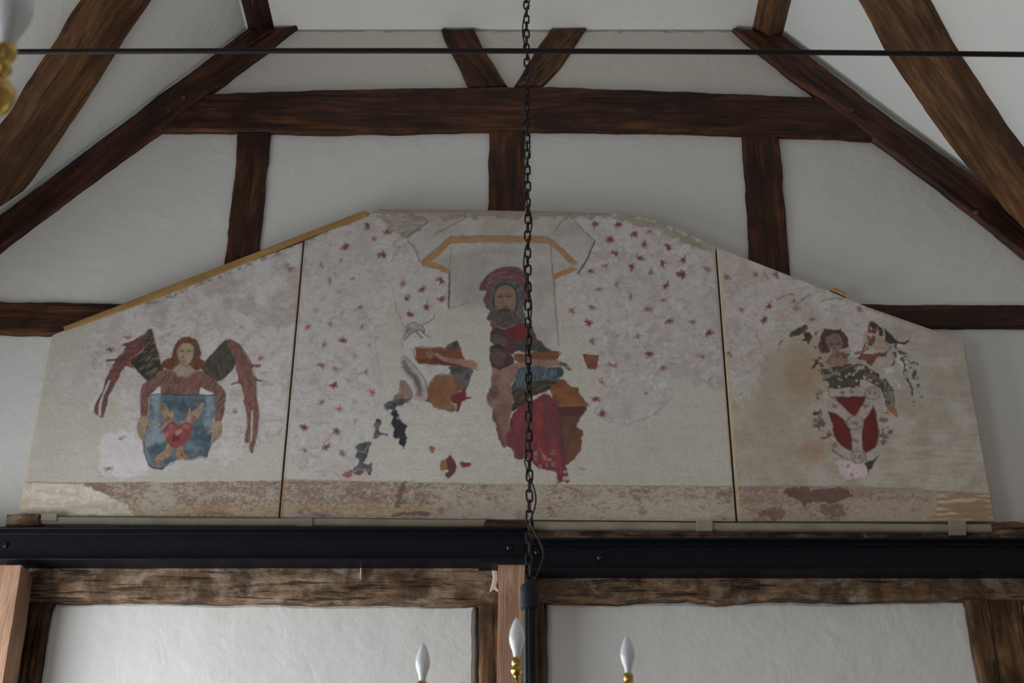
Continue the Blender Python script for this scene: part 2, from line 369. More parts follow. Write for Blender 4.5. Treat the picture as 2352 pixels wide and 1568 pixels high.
    # stained stone-grey throne and canopy
    poly([(880, 494), (1150, 492), (1285, 494), (1310, 505), (1362, 556), (1330, 620), (1275, 640), (1280, 800), (1200, 800), (1180, 700), (1030, 706), (1030, 620), (970, 604), (940, 560)],
         (128, 122, 116), (146, 142, 139), NMID, rag=2, k=.75)
    tint(np.exp(-((XX - 1085) / 40) ** 2 - ((YY - 655) / 48) ** 2) * NMID, (96, 92, 94), .9)
    tint(np.exp(-((XX - 1130) / 70) ** 2 - ((YY - 590) / 22) ** 2) * NMID2, (100, 96, 98), .6)
    poly([(845, 492), (1100, 488), (1400, 491), (1500, 508), (1640, 566), (1640, 580), (1560, 548), (1510, 532), (1450, 512), (1380, 500), (1080, 500), (985, 510), (940, 545), (905, 530), (875, 502)],
         (104, 92, 78), (136, 126, 114), NMID2, rag=3, k=.75)
    for c, wd in (((845, 492), 3),): pass
    poly([(880, 496), (975, 500), (982, 512), (950, 532), (925, 545), (905, 530)], (112, 101, 90), (140, 132, 124), NDIA, rag=2, k=.8)
    for p in ([(1420, 492), (1510, 518), (1560, 545), (1600, 560)],): line(p, 14, (120, 110, 92), .6, rag=3)
    # faint horizontal brush work low on the centre board
    w, m = mask([(960, 950), (1120, 930), (1200, 1080), (1120, 1105), (900, 1110), (880, 1040), (930, 990)], 6, 8)
    lay(w, m * np.clip((NDIA[w] - .5) * 3, 0, 1), (160, 158, 153), None, None, .5)
    # right wing original plaster and ochre stains
    plaster([(1646, 572), (1720, 592), (1800, 628), (1900, 672), (1992, 708), (2030, 735), (1998, 742), (1985, 790), (1960, 830), (1945, 790), (1925, 760), (1890, 762), (1860, 765), (1800, 772),
             (1765, 800), (1745, 850), (1738, 900), (1715, 925), (1695, 925), (1678, 860), (1668, 790)], .85, (158, 148, 146), (128, 112, 98))
    for p in ([(2040, 770), (2062, 780), (2075, 800), (2055, 790)], [(2065, 812), (2082, 830), (2078, 852), (2062, 830)], [(1925, 1060), (1972, 1062), (1975, 1090), (1948, 1098), (1930, 1085)],
              [(2030, 845), (2050, 843), (2045, 858)], [(2055, 868), (2070, 890), (2060, 892)]): poly(p, (166, 155, 160), rag=2, k=.75)
    haze(1842, 860, 62, 70, (128, 96, 60), .62); haze(1868, 1035, 40, 32, (136, 92, 48), .62); haze(1765, 960, 60, 110, (132, 112, 84), .35)
    haze(1900, 830, 26, 30, (150, 104, 58), .3)
    w, m = mask([(2000, 1000), (2260, 1000), (2270, 1130), (2000, 1120)], 4, 40); lay(w, m * np.clip((NBRU[w] - .4) * 2, 0, 1), (158, 142, 128), None, None, .5)
    line([(1783, 688), (1800, 680), (1822, 676)], 3, (92, 82, 78), .7, rag=1.5); line([(1830, 692), (1845, 688), (1858, 676)], 3, (92, 82, 78), .7, rag=1.5)
    line([(1890, 690), (1910, 688), (1940, 684)], 2.5, (96, 84, 80), .6, rag=1.5); line([(1755, 625), (1764, 642)], 5, (104, 94, 92), .5)
    haze(1828, 708, 10, 8, (104, 92, 82), .8); line([(1736, 760), (1745, 790), (1748, 812)], 3, (120, 108, 104), .5, rag=2)
    # crack and edge lines in the plaster
    for p, wd, k in (([(905, 560), (918, 545), (935, 528)], 3, .55), ([(902, 596), (916, 575), (930, 562)], 4, .4), ([(903, 660), (908, 700), (918, 735), (925, 760), (922, 800)], 3, .38),
                     ([(1370, 935), (1366, 948), (1392, 964), (1440, 974), (1490, 958), (1535, 925)], 2.2, .4), ([(1525, 535), (1520, 548), (1510, 558)], 2, .6),
                     ([(856, 740), (862, 780), (870, 830), (878, 880), (868, 930)], 3, .2), ([(1375, 842), (1360, 815), (1350, 850), (1368, 880)], 2, .18),
                     ([(1640, 862), (1625, 875), (1634, 884)], 3, .35)):
        line(p, wd, (92, 84, 84), k, rag=1.5)
    # canopy drawing
    S4 = (860, 470, 4.2)
    def e(p): return Z(*S4, p)
    for p, a, b in (([(320, 300), (430, 230), (520, 165)], 2.4, .65), ([(580, 285), (720, 210), (850, 140)], 2.4, .6), ([(320, 345), (385, 420), (440, 550)], 3, .55), ([(1750, 250), (1810, 160), (1880, 100)], 2.2, .6),
                    ([(1880, 100), (1980, 210), (2120, 350)], 2.6, .45), ([(745, 400), (733, 520), (728, 600)], 2, .5), ([(1700, 390), (1715, 600), (1735, 780), (1750, 1000), (1765, 1200), (1780, 1360)], 3, .55),
                    ([(460, 545), (590, 430), (725, 315), (800, 306), (1100, 300), (1690, 308)], 2.2, .75), ([(550, 545), (640, 460), (740, 374), (900, 366), (1300, 362), (1680, 372), (1800, 470), (1880, 560)], 1.8, .6),
                    ([(450, 600), (560, 610), (700, 660)], 1.6, .5), ([(720, 1000), (850, 960), (910, 935)], 2.4, .4)):
        line(e(p), a, (72, 64, 66), b)
    line(e([(2125, 355), (2060, 500), (1990, 620), (1960, 655)]), 3.2, (58, 52, 58), .85, wd2=4)
    line(e([(720, 640), (721, 800), (716, 995)]), 3.6, (60, 50, 52), .85)
    line(e([(735, 300), (720, 340)]), 2, (60, 50, 52), .5)
    Yb = [(712, 638), (620, 600), (540, 577), (478, 572), (560, 500), (640, 425), (735, 340), (900, 336), (1150, 328), (1400, 330), (1690, 342), (1800, 440), (1925, 560), (1930, 610), (1840, 655), (1745, 690)]
    line(e(Yb), 10.5, (152, 108, 58), .97, rag=.7, sm=False)
    line(e(Yb), 5, (168, 124, 66), .5, rag=1.5, sm=False, holes=(NFIN, .5))
    blob(*e([(1935, 600)])[0], 8, 6, (160, 142, 120), .6)
    # stars
    def star(x, y, d):
        r = random.Random(int(x * 31 + y * 7)); n = r.choice((6, 6, 7)); a0 = r.random() * 6.28
        col = {3: (112, 56, 58), 2: (124, 78, 78), 1: (140, 112, 110), 4: (150, 80, 72)}[d]; R = {3: 9, 2: 8.5, 1: 8, 4: 8.5}[d]
        k = {3: .82, 2: .6, 1: .34, 4: .72}[d]
        if x > 1300 and d >= 2: k = min(k + .1, 1)
        for i in range(n):
            if d < 3 and r.random() < .3: continue
            a = a0 + i * 6.28 / n + r.uniform(-.2, .2); q = R * r.uniform(.8, 1.15)
            line([(x + math.cos(a) * 1.5, y + math.sin(a) * 1.5), (x + math.cos(a) * q, y + math.sin(a) * q * .9)], 5.4, col, k, rag=1.6, sm=False, wd2=2.6, soft=1.4)
        if d >= 3: blob(x, y, 3.5, 3.2, col, k, rag=1)
    ST = {(640, 480, 4.48): [(910,180,3),(1120,230,3),(985,305,2),(690,380,3),(1070,470,3),(650,530,2),(455,580,2),(935,620,1),(540,740,2),(760,715,2),(1285,760,2),(1415,650,1),(1480,830,3),(1320,915,3),(1350,1095,3),(640,850,1),(470,925,1),(380,1035,1),(840,1015,2),(660,1060,1),(290,1215,4),(545,1190,2),(860,1215,2),(655,1345,3),(470,1390,2),(930,1410,1),(790,1505,1),(120,605,2),(95,495,1),(1660,730,3),(1680,930,3),(1530,1003,3)],
      (640, 820, 4.126): [(410,70,2),(555,100,2),(825,145,2),(665,220,1),(520,270,3),(335,240,1),(885,335,4),(400,430,2),(575,485,4),(730,430,1),(730,600,2),(245,665,3),(560,710,3),(400,630,1),(440,845,3),(240,875,2),(595,915,2),(150,330,1),(170,540,1),(180,120,1)],
      (1260, 480, 4.48): [(470,160,3),(725,160,3),(885,255,3),(1035,225,2),(625,305,3),(990,365,3),(1240,395,3),(1475,395,1),(690,450,3),(945,505,3),(1180,560,3),(1390,515,3),(585,590,2),(440,640,3),(855,605,3),(1055,635,2),(1365,670,3),(1625,620,2),(690,785,2),(510,830,2),(1215,785,3),(1000,835,2),(835,900,2),(1180,920,2),(660,945,1),(460,1005,2),(250,1040,2),(1025,1035,2),(1385,1010,1),(405,1165,3),(625,1150,1),(1245,1155,3),(1485,1165,2),(1650,1270,3),(455,1365,2),(715,1305,1),(910,1310,2),(640,1460,1),(820,1510,1),(1030,1490,3),(1575,1520,2)],
      (1260, 820, 4.02): [(590,75,2),(735,10,1),(1065,105,2),(1370,145,1),(490,235,2),(690,215,1),(885,335,2),(620,365,1),(435,385,3),(500,515,3),(1050,420,1),(730,515,1),(1785,325,2),(1830,140,1)],
      (1620, 540, 4.356): [(225,410,2),(495,385,2),(710,400,2),(400,510,1),(265,600,1),(635,710,3),(365,750,2),(600,855,3),(1085,850,2),(875,655,2),(1530,745,2),(1300,845,1),(1530,905,1),(235,1185,2),(465,1185,1)],
      (180, 720, 4.021): [(300,330,3),(455,225,2),(1680,410,2),(1520,130,1),(1445,910,2),(1580,920,1),(830,190,1),(400,1150,2),(280,1435,2),(1300,1240,1),(1520,1110,1)]}
    for (ox, oy, s), L in ST.items():
        for X, Y, d in L: star(ox + X / s, oy + Y / s, d)
    # ---- left wing: angel with the shield of wounds
    A = (180, 720, 4.021)
    def a(p): return Z(*A, p)
    RW, RD = (116, 68, 58), (84, 50, 52)
    poly(a([(672,138),(560,215),(400,298),(440,312),(380,385),(340,410),(265,425),(270,446),(345,438),(290,540),(243,610),(235,690),(190,770),(160,850),(150,915),(190,948),(225,955),(260,850),(300,720),(365,600),(400,530),(450,480),(520,505),(485,430),(600,340),(655,230)]), RW, (72, 50, 48), NDIA, rag=1)
    poly(a([(672,150),(625,250),(595,350),(480,430),(540,520),(625,622),(650,622),(785,530),(765,450),(720,300),(684,165)]), (46, 43, 41), (62, 56, 48), NMID, rag=.6)
    line(a([(680,145),(730,330),(775,470)]), 1.8, (150, 112, 84), .7)
    r = random.Random(3)
    for i in range(60):
        u, v = r.random(), r.random(); X = 560 + u * 190; Y = 230 + v * 340
        if X > 690 + (Y - 300) * .35 or X < 640 - (Y - 230) * .55 and Y < 430 or X < 480 + (Y - 430) * .9: continue
        line(a([(X, Y), (X + 34, Y - 24)]), 1.3, (132, 116, 76), .55, sm=False)
    line(a([(285,620),(240,730),(205,830),(195,930)]), 3.4, (150, 154, 156), .85, wd2=5)
    line(a([(672,138),(560,215),(440,312),(345,438),(290,540),(235,690),(160,850),(150,915)]), 1.6, (52, 40, 44), .7)
    for i in range(26):
        t = r.random(); X = 620 - t * 430 + r.uniform(-20, 20); Y = 240 + t * 600 + r.uniform(-30, 30)
        line(a([(X, Y), (X - 22, Y + 40)]), 1.4, (150, 84, 72) if i % 2 else (60, 44, 52), .5, sm=False)
    poly(a([(1365,240),(1260,340),(1170,450),(1135,520),(1200,582),(1280,628),(1400,550),(1450,460),(1430,380),(1390,300)]), (48, 46, 42), (72, 68, 56), NDIC, rag=.6)
    poly(a([(1375,232),(1470,268),(1530,340),(1600,460),(1692,466),(1680,492),(1612,497),(1640,592),(1712,612),(1700,627),(1640,637),(1645,760),(1670,900),(1660,1060),(1625,1200),(1605,1290),(1572,1262),(1592,1180),(1560,1197),(1540,1170),(1560,1000),(1530,800),(1490,640),(1430,667),(1415,650),(1470,610),(1450,460),(1410,350)]), (122, 82, 74), (92, 62, 56), NDIC, rag=1)
    line(a([(1604,900),(1602,1020),(1594,1170)]), 3, (156, 150, 150), .9)
    line(a([(1470,268),(1530,340),(1600,460),(1640,592),(1645,760),(1670,900),(1660,1060),(1605,1290)]), 1.6, (74, 48, 50), .55)
    poly(a([(945,232),(1005,213),(1085,238),(1112,290),(1135,370),(1128,400),(1175,440),(1165,500),(1080,527),(1030,500),(1000,480),(905,512),(850,522),(790,502),(775,462),(800,422),(860,400),(882,320),(905,265)]), (118, 72, 42), (82, 54, 40), NDIC, rag=.8)
    poly(a([(1055,240),(1085,240),(1110,300),(1070,330),(1040,280)]), (84, 62, 56), rag=1, k=.7)
    poly(a([(940,460),(1030,478),(1050,500),(1085,532),(1045,570),(980,590),(920,576),(872,527)]), (138, 120, 104), (128, 108, 92), NMID, rag=.4)
    poly(a([(975,274),(1040,282),(1066,330),(1062,400),(1025,458),(985,490),(950,472),(920,410),(914,340),(938,300)]), (140, 124, 96), (126, 108, 84), NFIN, rag=.3)
    F = (340, 750, 10.46)
    def f(p): return Z(*F, p)
    blob(*f([(930,510)])[0], 6, 5, (156, 130, 74), .6); haze(*f([(760,840)])[0], 5, 8, (146, 96, 80), .5)
    for p, wd in (([(760,600),(815,580),(870,605)], 1.9), ([(945,600),(990,588),(1040,600)], 1.9), ([(740,545),(800,528),(870,560)], 1.2), ([(930,560),(1000,535),(1060,550)], 1.2), ([(800,832),(870,826),(940,832)], 1.6),
                  ([(845,860),(880,868),(910,855)], 1.1), ([(825,690),(845,760),(885,775),(910,760)], 1.1), ([(735,520),(712,650),(740,820),(820,920),(880,950),(950,920)], 1.3), ([(1080,560),(1075,720),(1010,860),(950,925)], 1.1),
                  ([(780,1190),(880,1215),(980,1195),(1050,1140),(1110,1080)], 1.6), ([(870,605),(862,660),(835,740)], .9)):
        line(f(p), wd, (64, 50, 46), .75, rag=.2)
    for p in ([(640,400),(600,560),(560,740)], [(740,330),(680,480),(640,620)], [(1180,330),(1230,520),(1180,700)], [(400,860),(520,900),(640,880)], [(1060,960),(1180,900),(1280,920)]): line(f(p), 1.6, (88, 54, 38), .55)
    poly(a([(790,520),(872,527),(920,578),(980,592),(1045,572),(1090,532),(1150,545),(1290,640),(1370,740),(1350,830),(1345,930),(1310,1002),(1262,982),(1268,870),(1268,780),(1230,725),(1125,680),(1110,752),(760,747),(765,670),(670,745),(650,830),(640,942),(580,948),(572,800),(585,680),(640,620),(770,545)]), (120, 82, 72), (86, 60, 56), NDIB, rag=.7)
    haze(*a([(1080,650)])[0], 16, 14, (136, 62, 62), .5)
    for i in range(60):
        X = r.uniform(780, 1130); Y = r.uniform(560, 720); line(a([(X, Y), (X - 18, Y + 32)]), 1.2, (64, 44, 56) if i % 2 else (140, 92, 84), .45, sm=False)
    for i in range(50):
        t = r.random(); s_ = i % 2; X, Y = (600 + r.uniform(0, 60), 650 + t * 280) if s_ else (1280 + r.uniform(0, 70), 700 + t * 260)
        line(a([(X, Y), (X - 8, Y + 34)]), 1.2, (70, 46, 52) if i % 3 else (142, 92, 84), .45, sm=False)
    poly(a([(768,676),(664,742),(757,746)]), (160, 158, 156), rag=.3, sm=False); poly(a([(1128,682),(1116,746),(1250,746)]), (160, 158, 156), rag=.3, sm=False)
    line(a([(765,672),(762,745)]), 1.3, (56, 44, 52), .7); line(a([(1124,682),(1113,750)]), 1.3, (56, 44, 52), .7)
    poly(a([(664,745),(970,748),(1278,752),(1270,900),(1245,1010),(1238,1150),(1215,1240),(1180,1322),(1120,1308),(1030,1342),(930,1347),(850,1372),(790,1432),(700,1432),(650,1402),(612,1280),(595,1180),(600,1080),(650,1010),(660,900)]), (92, 108, 116), (60, 74, 86), NMID2, rag=.6, sm=False)
    w, m = mask(a([(664,745),(1278,752),(1238,1150),(1180,1322),(700,1420),(610,1200),(655,1000)]), 1, 1, False); lay(w, m * np.clip((NMID[w] - .55) * 4, 0, 1), (48, 58, 68), None, None, .55); lay(w, m * np.clip((.35 - NMID[w]) * 4, 0, 1), (122, 134, 142), None, None, .55)
    line(a([(664,748),(830,742),(970,752),(1278,752)]), 2.2, (46, 36, 40), .8); line(a([(600,1180),(615,1290),(652,1400),(700,1430),(780,1432)]), 3, (42, 46, 56), .8); line(a([(1238,1160),(1215,1245),(1178,1322)]), 2.4, (50, 48, 56), .8)
    line(a([(672,760),(655,900),(650,1000)]), 1.5, (44, 40, 48), .6); line(a([(975,760),(962,860)]), 2, (46, 46, 52), .4)
    poly(a([(580,950),(640,944),(652,985),(682,1046),(660,1046),(632,1030),(622,1080),(606,1190),(575,1150),(548,1100),(540,1035),(556,980)]), (140, 118, 92), (118, 96, 76), NFIN, rag=.4)
    poly(a([(1262,990),(1322,1000),(1330,1080),(1300,1140),(1225,1197),(1238,1100),(1195,1106),(1188,1098),(1225,1045)]), (136, 118, 94), (116, 100, 80), NFIN, rag=.4)
    for p in ([(566,1060),(580,1130),(600,1185)], [(590,1050),(600,1110),(606,1170)], [(540,1035),(560,1130),(606,1192)], [(1265,1060),(1262,1120),(1240,1185)], [(1290,1060),(1285,1120),(1250,1175)], [(1330,1080),(1305,1140),(1225,1197)], [(1225,1045),(1190,1100),(1235,1102)], [(640,944),(655,990),(682,1046)]): line(a(p), 1.2, (70, 54, 46), .65, rag=.2)
    H = (310, 890, 7.84)
    def h(p): return Z(*H, p)
    SK, SK2 = (136, 116, 94), (116, 94, 76)
    poly(h([(430,610),(500,580),(530,640),(480,720),(420,710),(470,650)]), (96, 50, 58), rag=.8, k=.7); poly(h([(450,810),(540,700),(560,760),(470,830)]), (108, 54, 60), rag=.8, k=.7); blob(*h([(1085,760)])[0], 6, 9, (78, 54, 64), .6)
    poly(h([(485,480),(455,420),(440,360),(455,310),(490,272),(540,285),(575,340),(605,400),(612,440),(650,400),(688,405),(692,520),(665,610),(575,642),(530,600),(510,540)]), SK, SK2, NFIN, rag=.3)
    poly(h([(940,480),(970,400),(975,365),(998,385),(1005,440),(1100,370),(1175,285),(1225,285),(1252,330),(1240,400),(1165,520),(1105,590),(1040,645),(960,622),(918,580),(925,520)]), SK, SK2, NFIN, rag=.3)
    for p in ([(468,318),(485,390),(505,445)], [(495,295),(520,370),(540,430)], [(525,292),(555,360),(578,415)], [(1150,315),(1100,380),(1048,432)], [(1190,305),(1140,380),(1088,445)], [(1228,325),(1180,400),(1130,460)], [(440,360),(485,480),(530,600)], [(612,440),(650,400),(690,410)], [(918,580),(940,480),(975,370)], [(1005,440),(1100,370),(1175,285)], [(1252,330),(1165,520),(1040,645)]): line(h(p), 1.3, (66, 50, 46), .7, rag=.2)
    poly(h([(530,555),(600,515),(645,560),(600,625),(550,620)]), (124, 68, 56), rag=.6, k=.75); poly(h([(1005,570),(1075,500),(1125,555),(1050,625)]), (128, 70, 58), rag=.6, k=.75)
    poly(h([(585,975),(655,1070),(662,1160),(600,1262),(520,1300),(440,1420),(390,1432),(355,1340),(348,1260),(450,1180),(530,1110)]), SK, SK2, NFIN, rag=.3)
    poly(h([(770,1080),(865,1050),(880,1150),(940,1220),(970,1262),(850,1288),(770,1272),(718,1200),(740,1120)]), (140, 108, 84), (132, 84, 58), NMID, rag=.4)
    for p in ([(450,1290),(400,1310),(362,1345)], [(470,1300),(420,1335),(378,1380)], [(490,1310),(440,1360),(395,1410)], [(585,975),(530,1110),(450,1180),(348,1260)], [(662,1160),(600,1262),(520,1300),(440,1425)], [(740,1120),(718,1200),(770,1272)], [(355,1250),(355,1340),(390,1432)]): line(h(p), 1.3, (62, 46, 44), .75, rag=.2)
    blob(*h([(838,1215)])[0], 2.4, 2.4, (60, 34, 34), .9, rag=.3); blob(*h([(540,1235)])[0], 5, 3, (120, 70, 58), .6); line(h([(280,1400),(330,1440),(480,1450),(560,1340)]), 2.4, (56, 44, 54), .6)
    poly(h([(700,622),(640,632),(545,720),(530,840),(570,940),(640,1042),(720,1092),(800,1052),(900,1012),(985,900),(1032,740),(1015,650),(940,620),(850,642),(795,688),(760,650)]), (134, 58, 54), (116, 62, 60), NMID, rag=.5)
    line(h([(700,622),(640,632),(545,720),(530,840),(570,940),(640,1042),(720,1092),(800,1052)]), 1.8, (70, 36, 42), .7)
    blob(*h([(800,790)])[0], 9, 6, (150, 112, 100), .8); blob(*h([(640,790)])[0], 6, 8, (150, 70, 74), .8); blob(*h([(930,700)])[0], 9, 5, (146, 96, 92), .6); blob(*h([(660,690)])[0], 8, 5, (140, 84, 84), .6)
    blob(*h([(745,900)])[0], 9, 7, (86, 38, 38), .8); blob(*h([(690,935)])[0], 2.6, 3, (46, 30, 34), .8); blob(*h([(560,860)])[0], 5, 6, (146, 104, 104), .6)
    for p, R_ in ((f([(815, 598)])[0], 2.6), (f([(992, 602)])[0], 2.6)): blob(p[0], p[1], R_, R_ * .7, (70, 58, 50), .8, rag=.2)
    # ---- centre board: the enthroned figure
    B = (900, 590, 4.9)
    def b(p): return Z(*B, p)
    poly(b([(985,365),(1008,290),(1080,200),(1180,140),(1320,115),(1440,138),(1525,190),(1562,300),(1545,450),(1490,570),(1400,620),(1100,600),(1050,540),(1030,490),(1052,430),(1042,380)]), (104, 62, 64), (80, 56, 58), NFIN, rag=1)
    line(b([(985,365),(1008,290),(1080,200),(1180,135),(1320,110),(1440,132),(1525,185)]), 2, (62, 52, 54), .75)
    for p in ([(1080,260),(1180,190),(1300,170)], [(1100,300),(1200,235),(1400,220)], [(1060,340),(1120,260)], [(1380,180),(1480,240),(1520,330)]): line(b(p), 2, (134, 104, 104), .35, rag=1.2)
    poly(b([(1085,470),(1100,380),(1150,300),(1250,252),(1380,262),(1455,330),(1490,420),(1485,560),(1505,660),(1490,722),(1400,765),(1280,802),(1170,782),(1110,725),(1068,692),(1100,620),(1105,540)]), (84, 84, 82), (62, 62, 60), NDIB, rag=1)
    line(b([(1150,560),(1150,420),(1200,335),(1290,305),(1380,345),(1405,440),(1405,600)]), 4, (50, 48, 48), .8)
    poly(b([(1168,390),(1210,343),(1290,322),(1355,342),(1388,400),(1395,500),(1380,575),(1340,602),(1200,602),(1160,565),(1155,450)]), (124, 96, 78), (108, 84, 68), NFIN, rag=.3)
    haze(*b([(1185,560)])[0], 5, 5, (128, 74, 54), .8); haze(*b([(1350,560)])[0], 5, 5, (130, 80, 62), .6); haze(*b([(1340,500)])[0], 6, 5, (134, 108, 82), .6)
    poly(b([(1148,590),(1215,590),(1280,578),(1365,595),(1405,650),(1385,742),(1300,802),(1200,792),(1135,722),(1118,650)]), (78, 70, 66), (62, 56, 54), NDIB, rag=.8)
    G = (1080, 590, 7.84)
    def g(p): return Z(*G, p)
    for p, wd, k in (([(500,720),(540,708),(585,722)], 2.8, .8), ([(645,715),(690,702),(745,712)], 2.8, .8), ([(470,680),(530,665),(590,690)], 1.6, .5), ([(640,670),(690,650),(760,670)], 1.6, .5), ([(530,965),(600,958),(690,968)], 2.6, .8), ([(585,800),(575,880),(620,900),(680,880)], 1.6, .5), ([(600,740),(590,820)], 1.4, .4), ([(450,680),(440,800),(450,900)], 1.6, .5), ([(560,905),(620,895),(680,905)], 1.5, .5)):
        line(g(p), wd, (50, 40, 36), k, rag=.3)
    for p in ([(740,960),(760,1060),(800,1150)], [(500,1080),(530,1120)], [(430,1190),(470,1200)], [(860,950),(880,1050),(930,1120)], [(640,1180),(700,1200)]): line(g(p), 1.5, (112, 104, 98), .5)
    poly(b([(1105,728),(1170,788),(1270,812),(1400,765),(1490,722),(1560,780),(1600,880),(1645,965),(1560,1000),(1450,1000),(1350,1100),(1250,985),(1180,985),(1125,965),(1108,880),(1125,805)]), (84, 52, 54), (66, 46, 50), NMID2, rag=1.2)
    poly(b([(1310,840),(1390,772),(1480,745),(1505,830),(1495,940),(1440,930),(1350,900)]), (116, 38, 40), (96, 36, 40), NMID, rag=1); poly(b([(1120,735),(1165,790),(1150,830),(1130,810)]), (124, 46, 40), rag=1, k=.9)
    poly(b([(1130,880),(1260,880),(1300,990),(1250,985),(1180,985),(1130,960)]), (92, 72, 72), (74, 58, 60), NFIN, rag=1.5, k=.6)
    poly(b([(1495,735),(1580,780),(1602,860),(1655,930),(1720,1000),(1800,1052),(1700,1075),(1580,1065),(1400,1062),(1385,1010),(1480,975),(1540,1000),(1560,900),(1540,800)]), (54, 54, 48), (62, 66, 68), NMID2, rag=1)
    poly(b([(1585,900),(1610,910),(1645,960),(1600,975)]), (126, 40, 48), rag=.8)
    poly(b([(1370,1092),(1600,1072),(1882,1062),(1888,1100),(1862,1152),(1800,1172),(1600,1162),(1440,1195),(1372,1145)]), (124, 80, 44), (100, 64, 42), NBRU, rag=.8, sm=False)
    line(b([(1600,1072),(1882,1064),(1888,1100)]), 2, (74, 44, 38), .6)
    D5 = (1100, 760, 6.53)
    def d(p): return Z(*D5, p)
    poly(d([(190,560),(300,535),(560,470),(610,540),(540,700),(462,850),(522,950),(512,1080),(482,1180),(440,1400),(440,1568),(310,1568),(240,1400),(208,1250),(220,1185),(150,1105),(108,1000),(168,870),(188,700)]), (128, 94, 80), (112, 78, 68), NMID, rag=1)
    poly(d([(210,650),(300,650),(310,720),(260,780),(210,750)]), (116, 66, 60), rag=2, k=.6); poly(d([(200,830),(280,820),(330,900),(250,1020),(130,1010),(170,900)]), (86, 54, 52), (104, 70, 62), NFIN, rag=2, k=.85); haze(*d([(400,700)])[0], 12, 20, (146, 108, 92), .5)
    poly(d([(130,1020),(300,1010),(430,1060),(400,1180),(220,1160)]), (118, 92, 82), (98, 76, 72), NFIN, rag=2, k=.7); line(d([(500,560),(610,540),(460,850),(525,960)]), 1.6, (80, 56, 52), .5); line(d([(185,700),(200,820),(160,900)]), 3, (58, 62, 70), .7)
    poly(b([(1440,1192),(1600,1160),(1850,1160),(1952,1197),(2022,1252),(2010,1278),(1950,1262),(1900,1218),(1600,1238),(1415,1242)]), (128, 98, 84), (112, 84, 74), NMID, rag=.6)
    line(b([(1440,1245),(1600,1238),(1850,1222),(1950,1200)]), 2, (92, 46, 50), .7); poly(b([(1890,1195),(1955,1190),(1960,1225),(1900,1225)]), (72, 46, 50), rag=1, k=.7); blob(*b([(1985,1260)])[0], 6, 4, (96, 68, 56), .8)
    poly(b([(1108,1050),(1140,1000),(1200,980),(1280,1015),(1335,1100),(1385,1185),(1320,1222),(1260,1252),(1180,1262),(1118,1235),(1108,1150)]), (56, 44, 48), (68, 54, 54), NFIN, rag=1.3)
    poly(b([(1130,1080),(1190,1055),(1260,1080),(1285,1140),(1245,1205),(1170,1222),(1130,1160)]), (94, 68, 62), (74, 54, 52), NFIN2, rag=1); line(b([(1170,1110),(1200,1120)]), 2, (48, 36, 40), .7); line(b([(1215,1150),(1240,1165)]), 2, (48, 36, 40), .7)
    blob(*b([(1205,1010)])[0], 10, 6, (46, 44, 48), .85)
    poly(d([(600,540),(900,530),(1240,540),(1265,600),(1242,690),(1150,722),(930,722),(800,792),(700,822),(520,905),(460,885),(530,740)]), (76, 88, 98), (52, 58, 64), NDIC, rag=1, sm=False)
    poly(d([(1190,560),(1262,590),(1242,690),(1170,700)]), (50, 56, 52), rag=1.5, k=.8)
    for p in ([(640,580),(600,700),(580,800)], [(900,560),(890,640)], [(1000,570),(1010,690)], [(1100,570),(1090,680)], [(670,600),(650,760)]): line(d(p), 2.4, (104, 116, 124), .35, rag=1)
    poly(d([(500,905),(720,820),(930,722),(1150,722),(1200,730),(1120,850),(960,930),(800,990),(700,1090),(560,1175),(490,1200),(520,1050)]), (64, 58, 46), (46, 42, 36), NDIA, rag=1.2)
    for p in ([(560,960),(650,880),(760,850)], [(600,1060),(680,960),(800,930)], [(850,900),(980,830),(1100,800)]): line(d(p), 2, (100, 88, 62), .5, rag=1)
    C = (780, 840, 3.92)
    def c(p): return Z(*C, p)
    poly(c([(1395,370),(1378,470),(1415,570),(1440,650),(1470,732),(1512,725),(1515,560),(1545,450),(1560,330),(1480,340)]), (118, 84, 74), (96, 64, 60), NMID, rag=1.2)
    poly(c([(1380,420),(1400,420),(1450,600),(1485,725),(1465,730),(1425,620)]), (92, 54, 52), rag=1.2, k=.8)
    poly(c([(1920,290),(1915,175),(2035,118),(2058,168),(2132,190),(2150,250),(2242,338),(2232,372),(2172,462),(2120,548),(2172,560),(2180,680),(2140,800),(2058,888),(2030,860),(2005,600),(1955,420)]), (104, 70, 46), (88, 56, 42), NMID, rag=1.6)
    poly(c([(1920,285),(1918,178),(2035,122),(2058,168),(2132,192),(2150,250),(2242,340),(2230,370),(1990,365),(1960,360)]), (142, 88, 42), (112, 66, 40), NMID, rag=1.4)
    poly(c([(1965,368),(2230,372),(2170,462),(2110,450),(1985,448)]), (78, 44, 46), rag=1.2, k=.95); line(c([(1990,362),(2120,360),(2235,352)]), 3, (150, 96, 52), .7)
    line(c([(2130,200),(2180,290),(2242,345)]), 4, (88, 56, 48), .6); line(c([(2120,550),(2060,700),(2045,860)]), 8, (84, 52, 46), .4, rag=2)
    poly(c([(1560,440),(1640,350),(1740,320),(1850,245),(1920,295),(1955,400),(1995,500),(2025,700),(2040,880),(2058,960),(2072,1052),(2000,1045),(1940,1062),(1948,960),(1850,930),(1760,905),(1690,830),(1612,842),(1560,790),(1540,735),(1505,700),(1520,560)]), (122, 48, 50), (92, 46, 54), NDIC, rag=1.3)
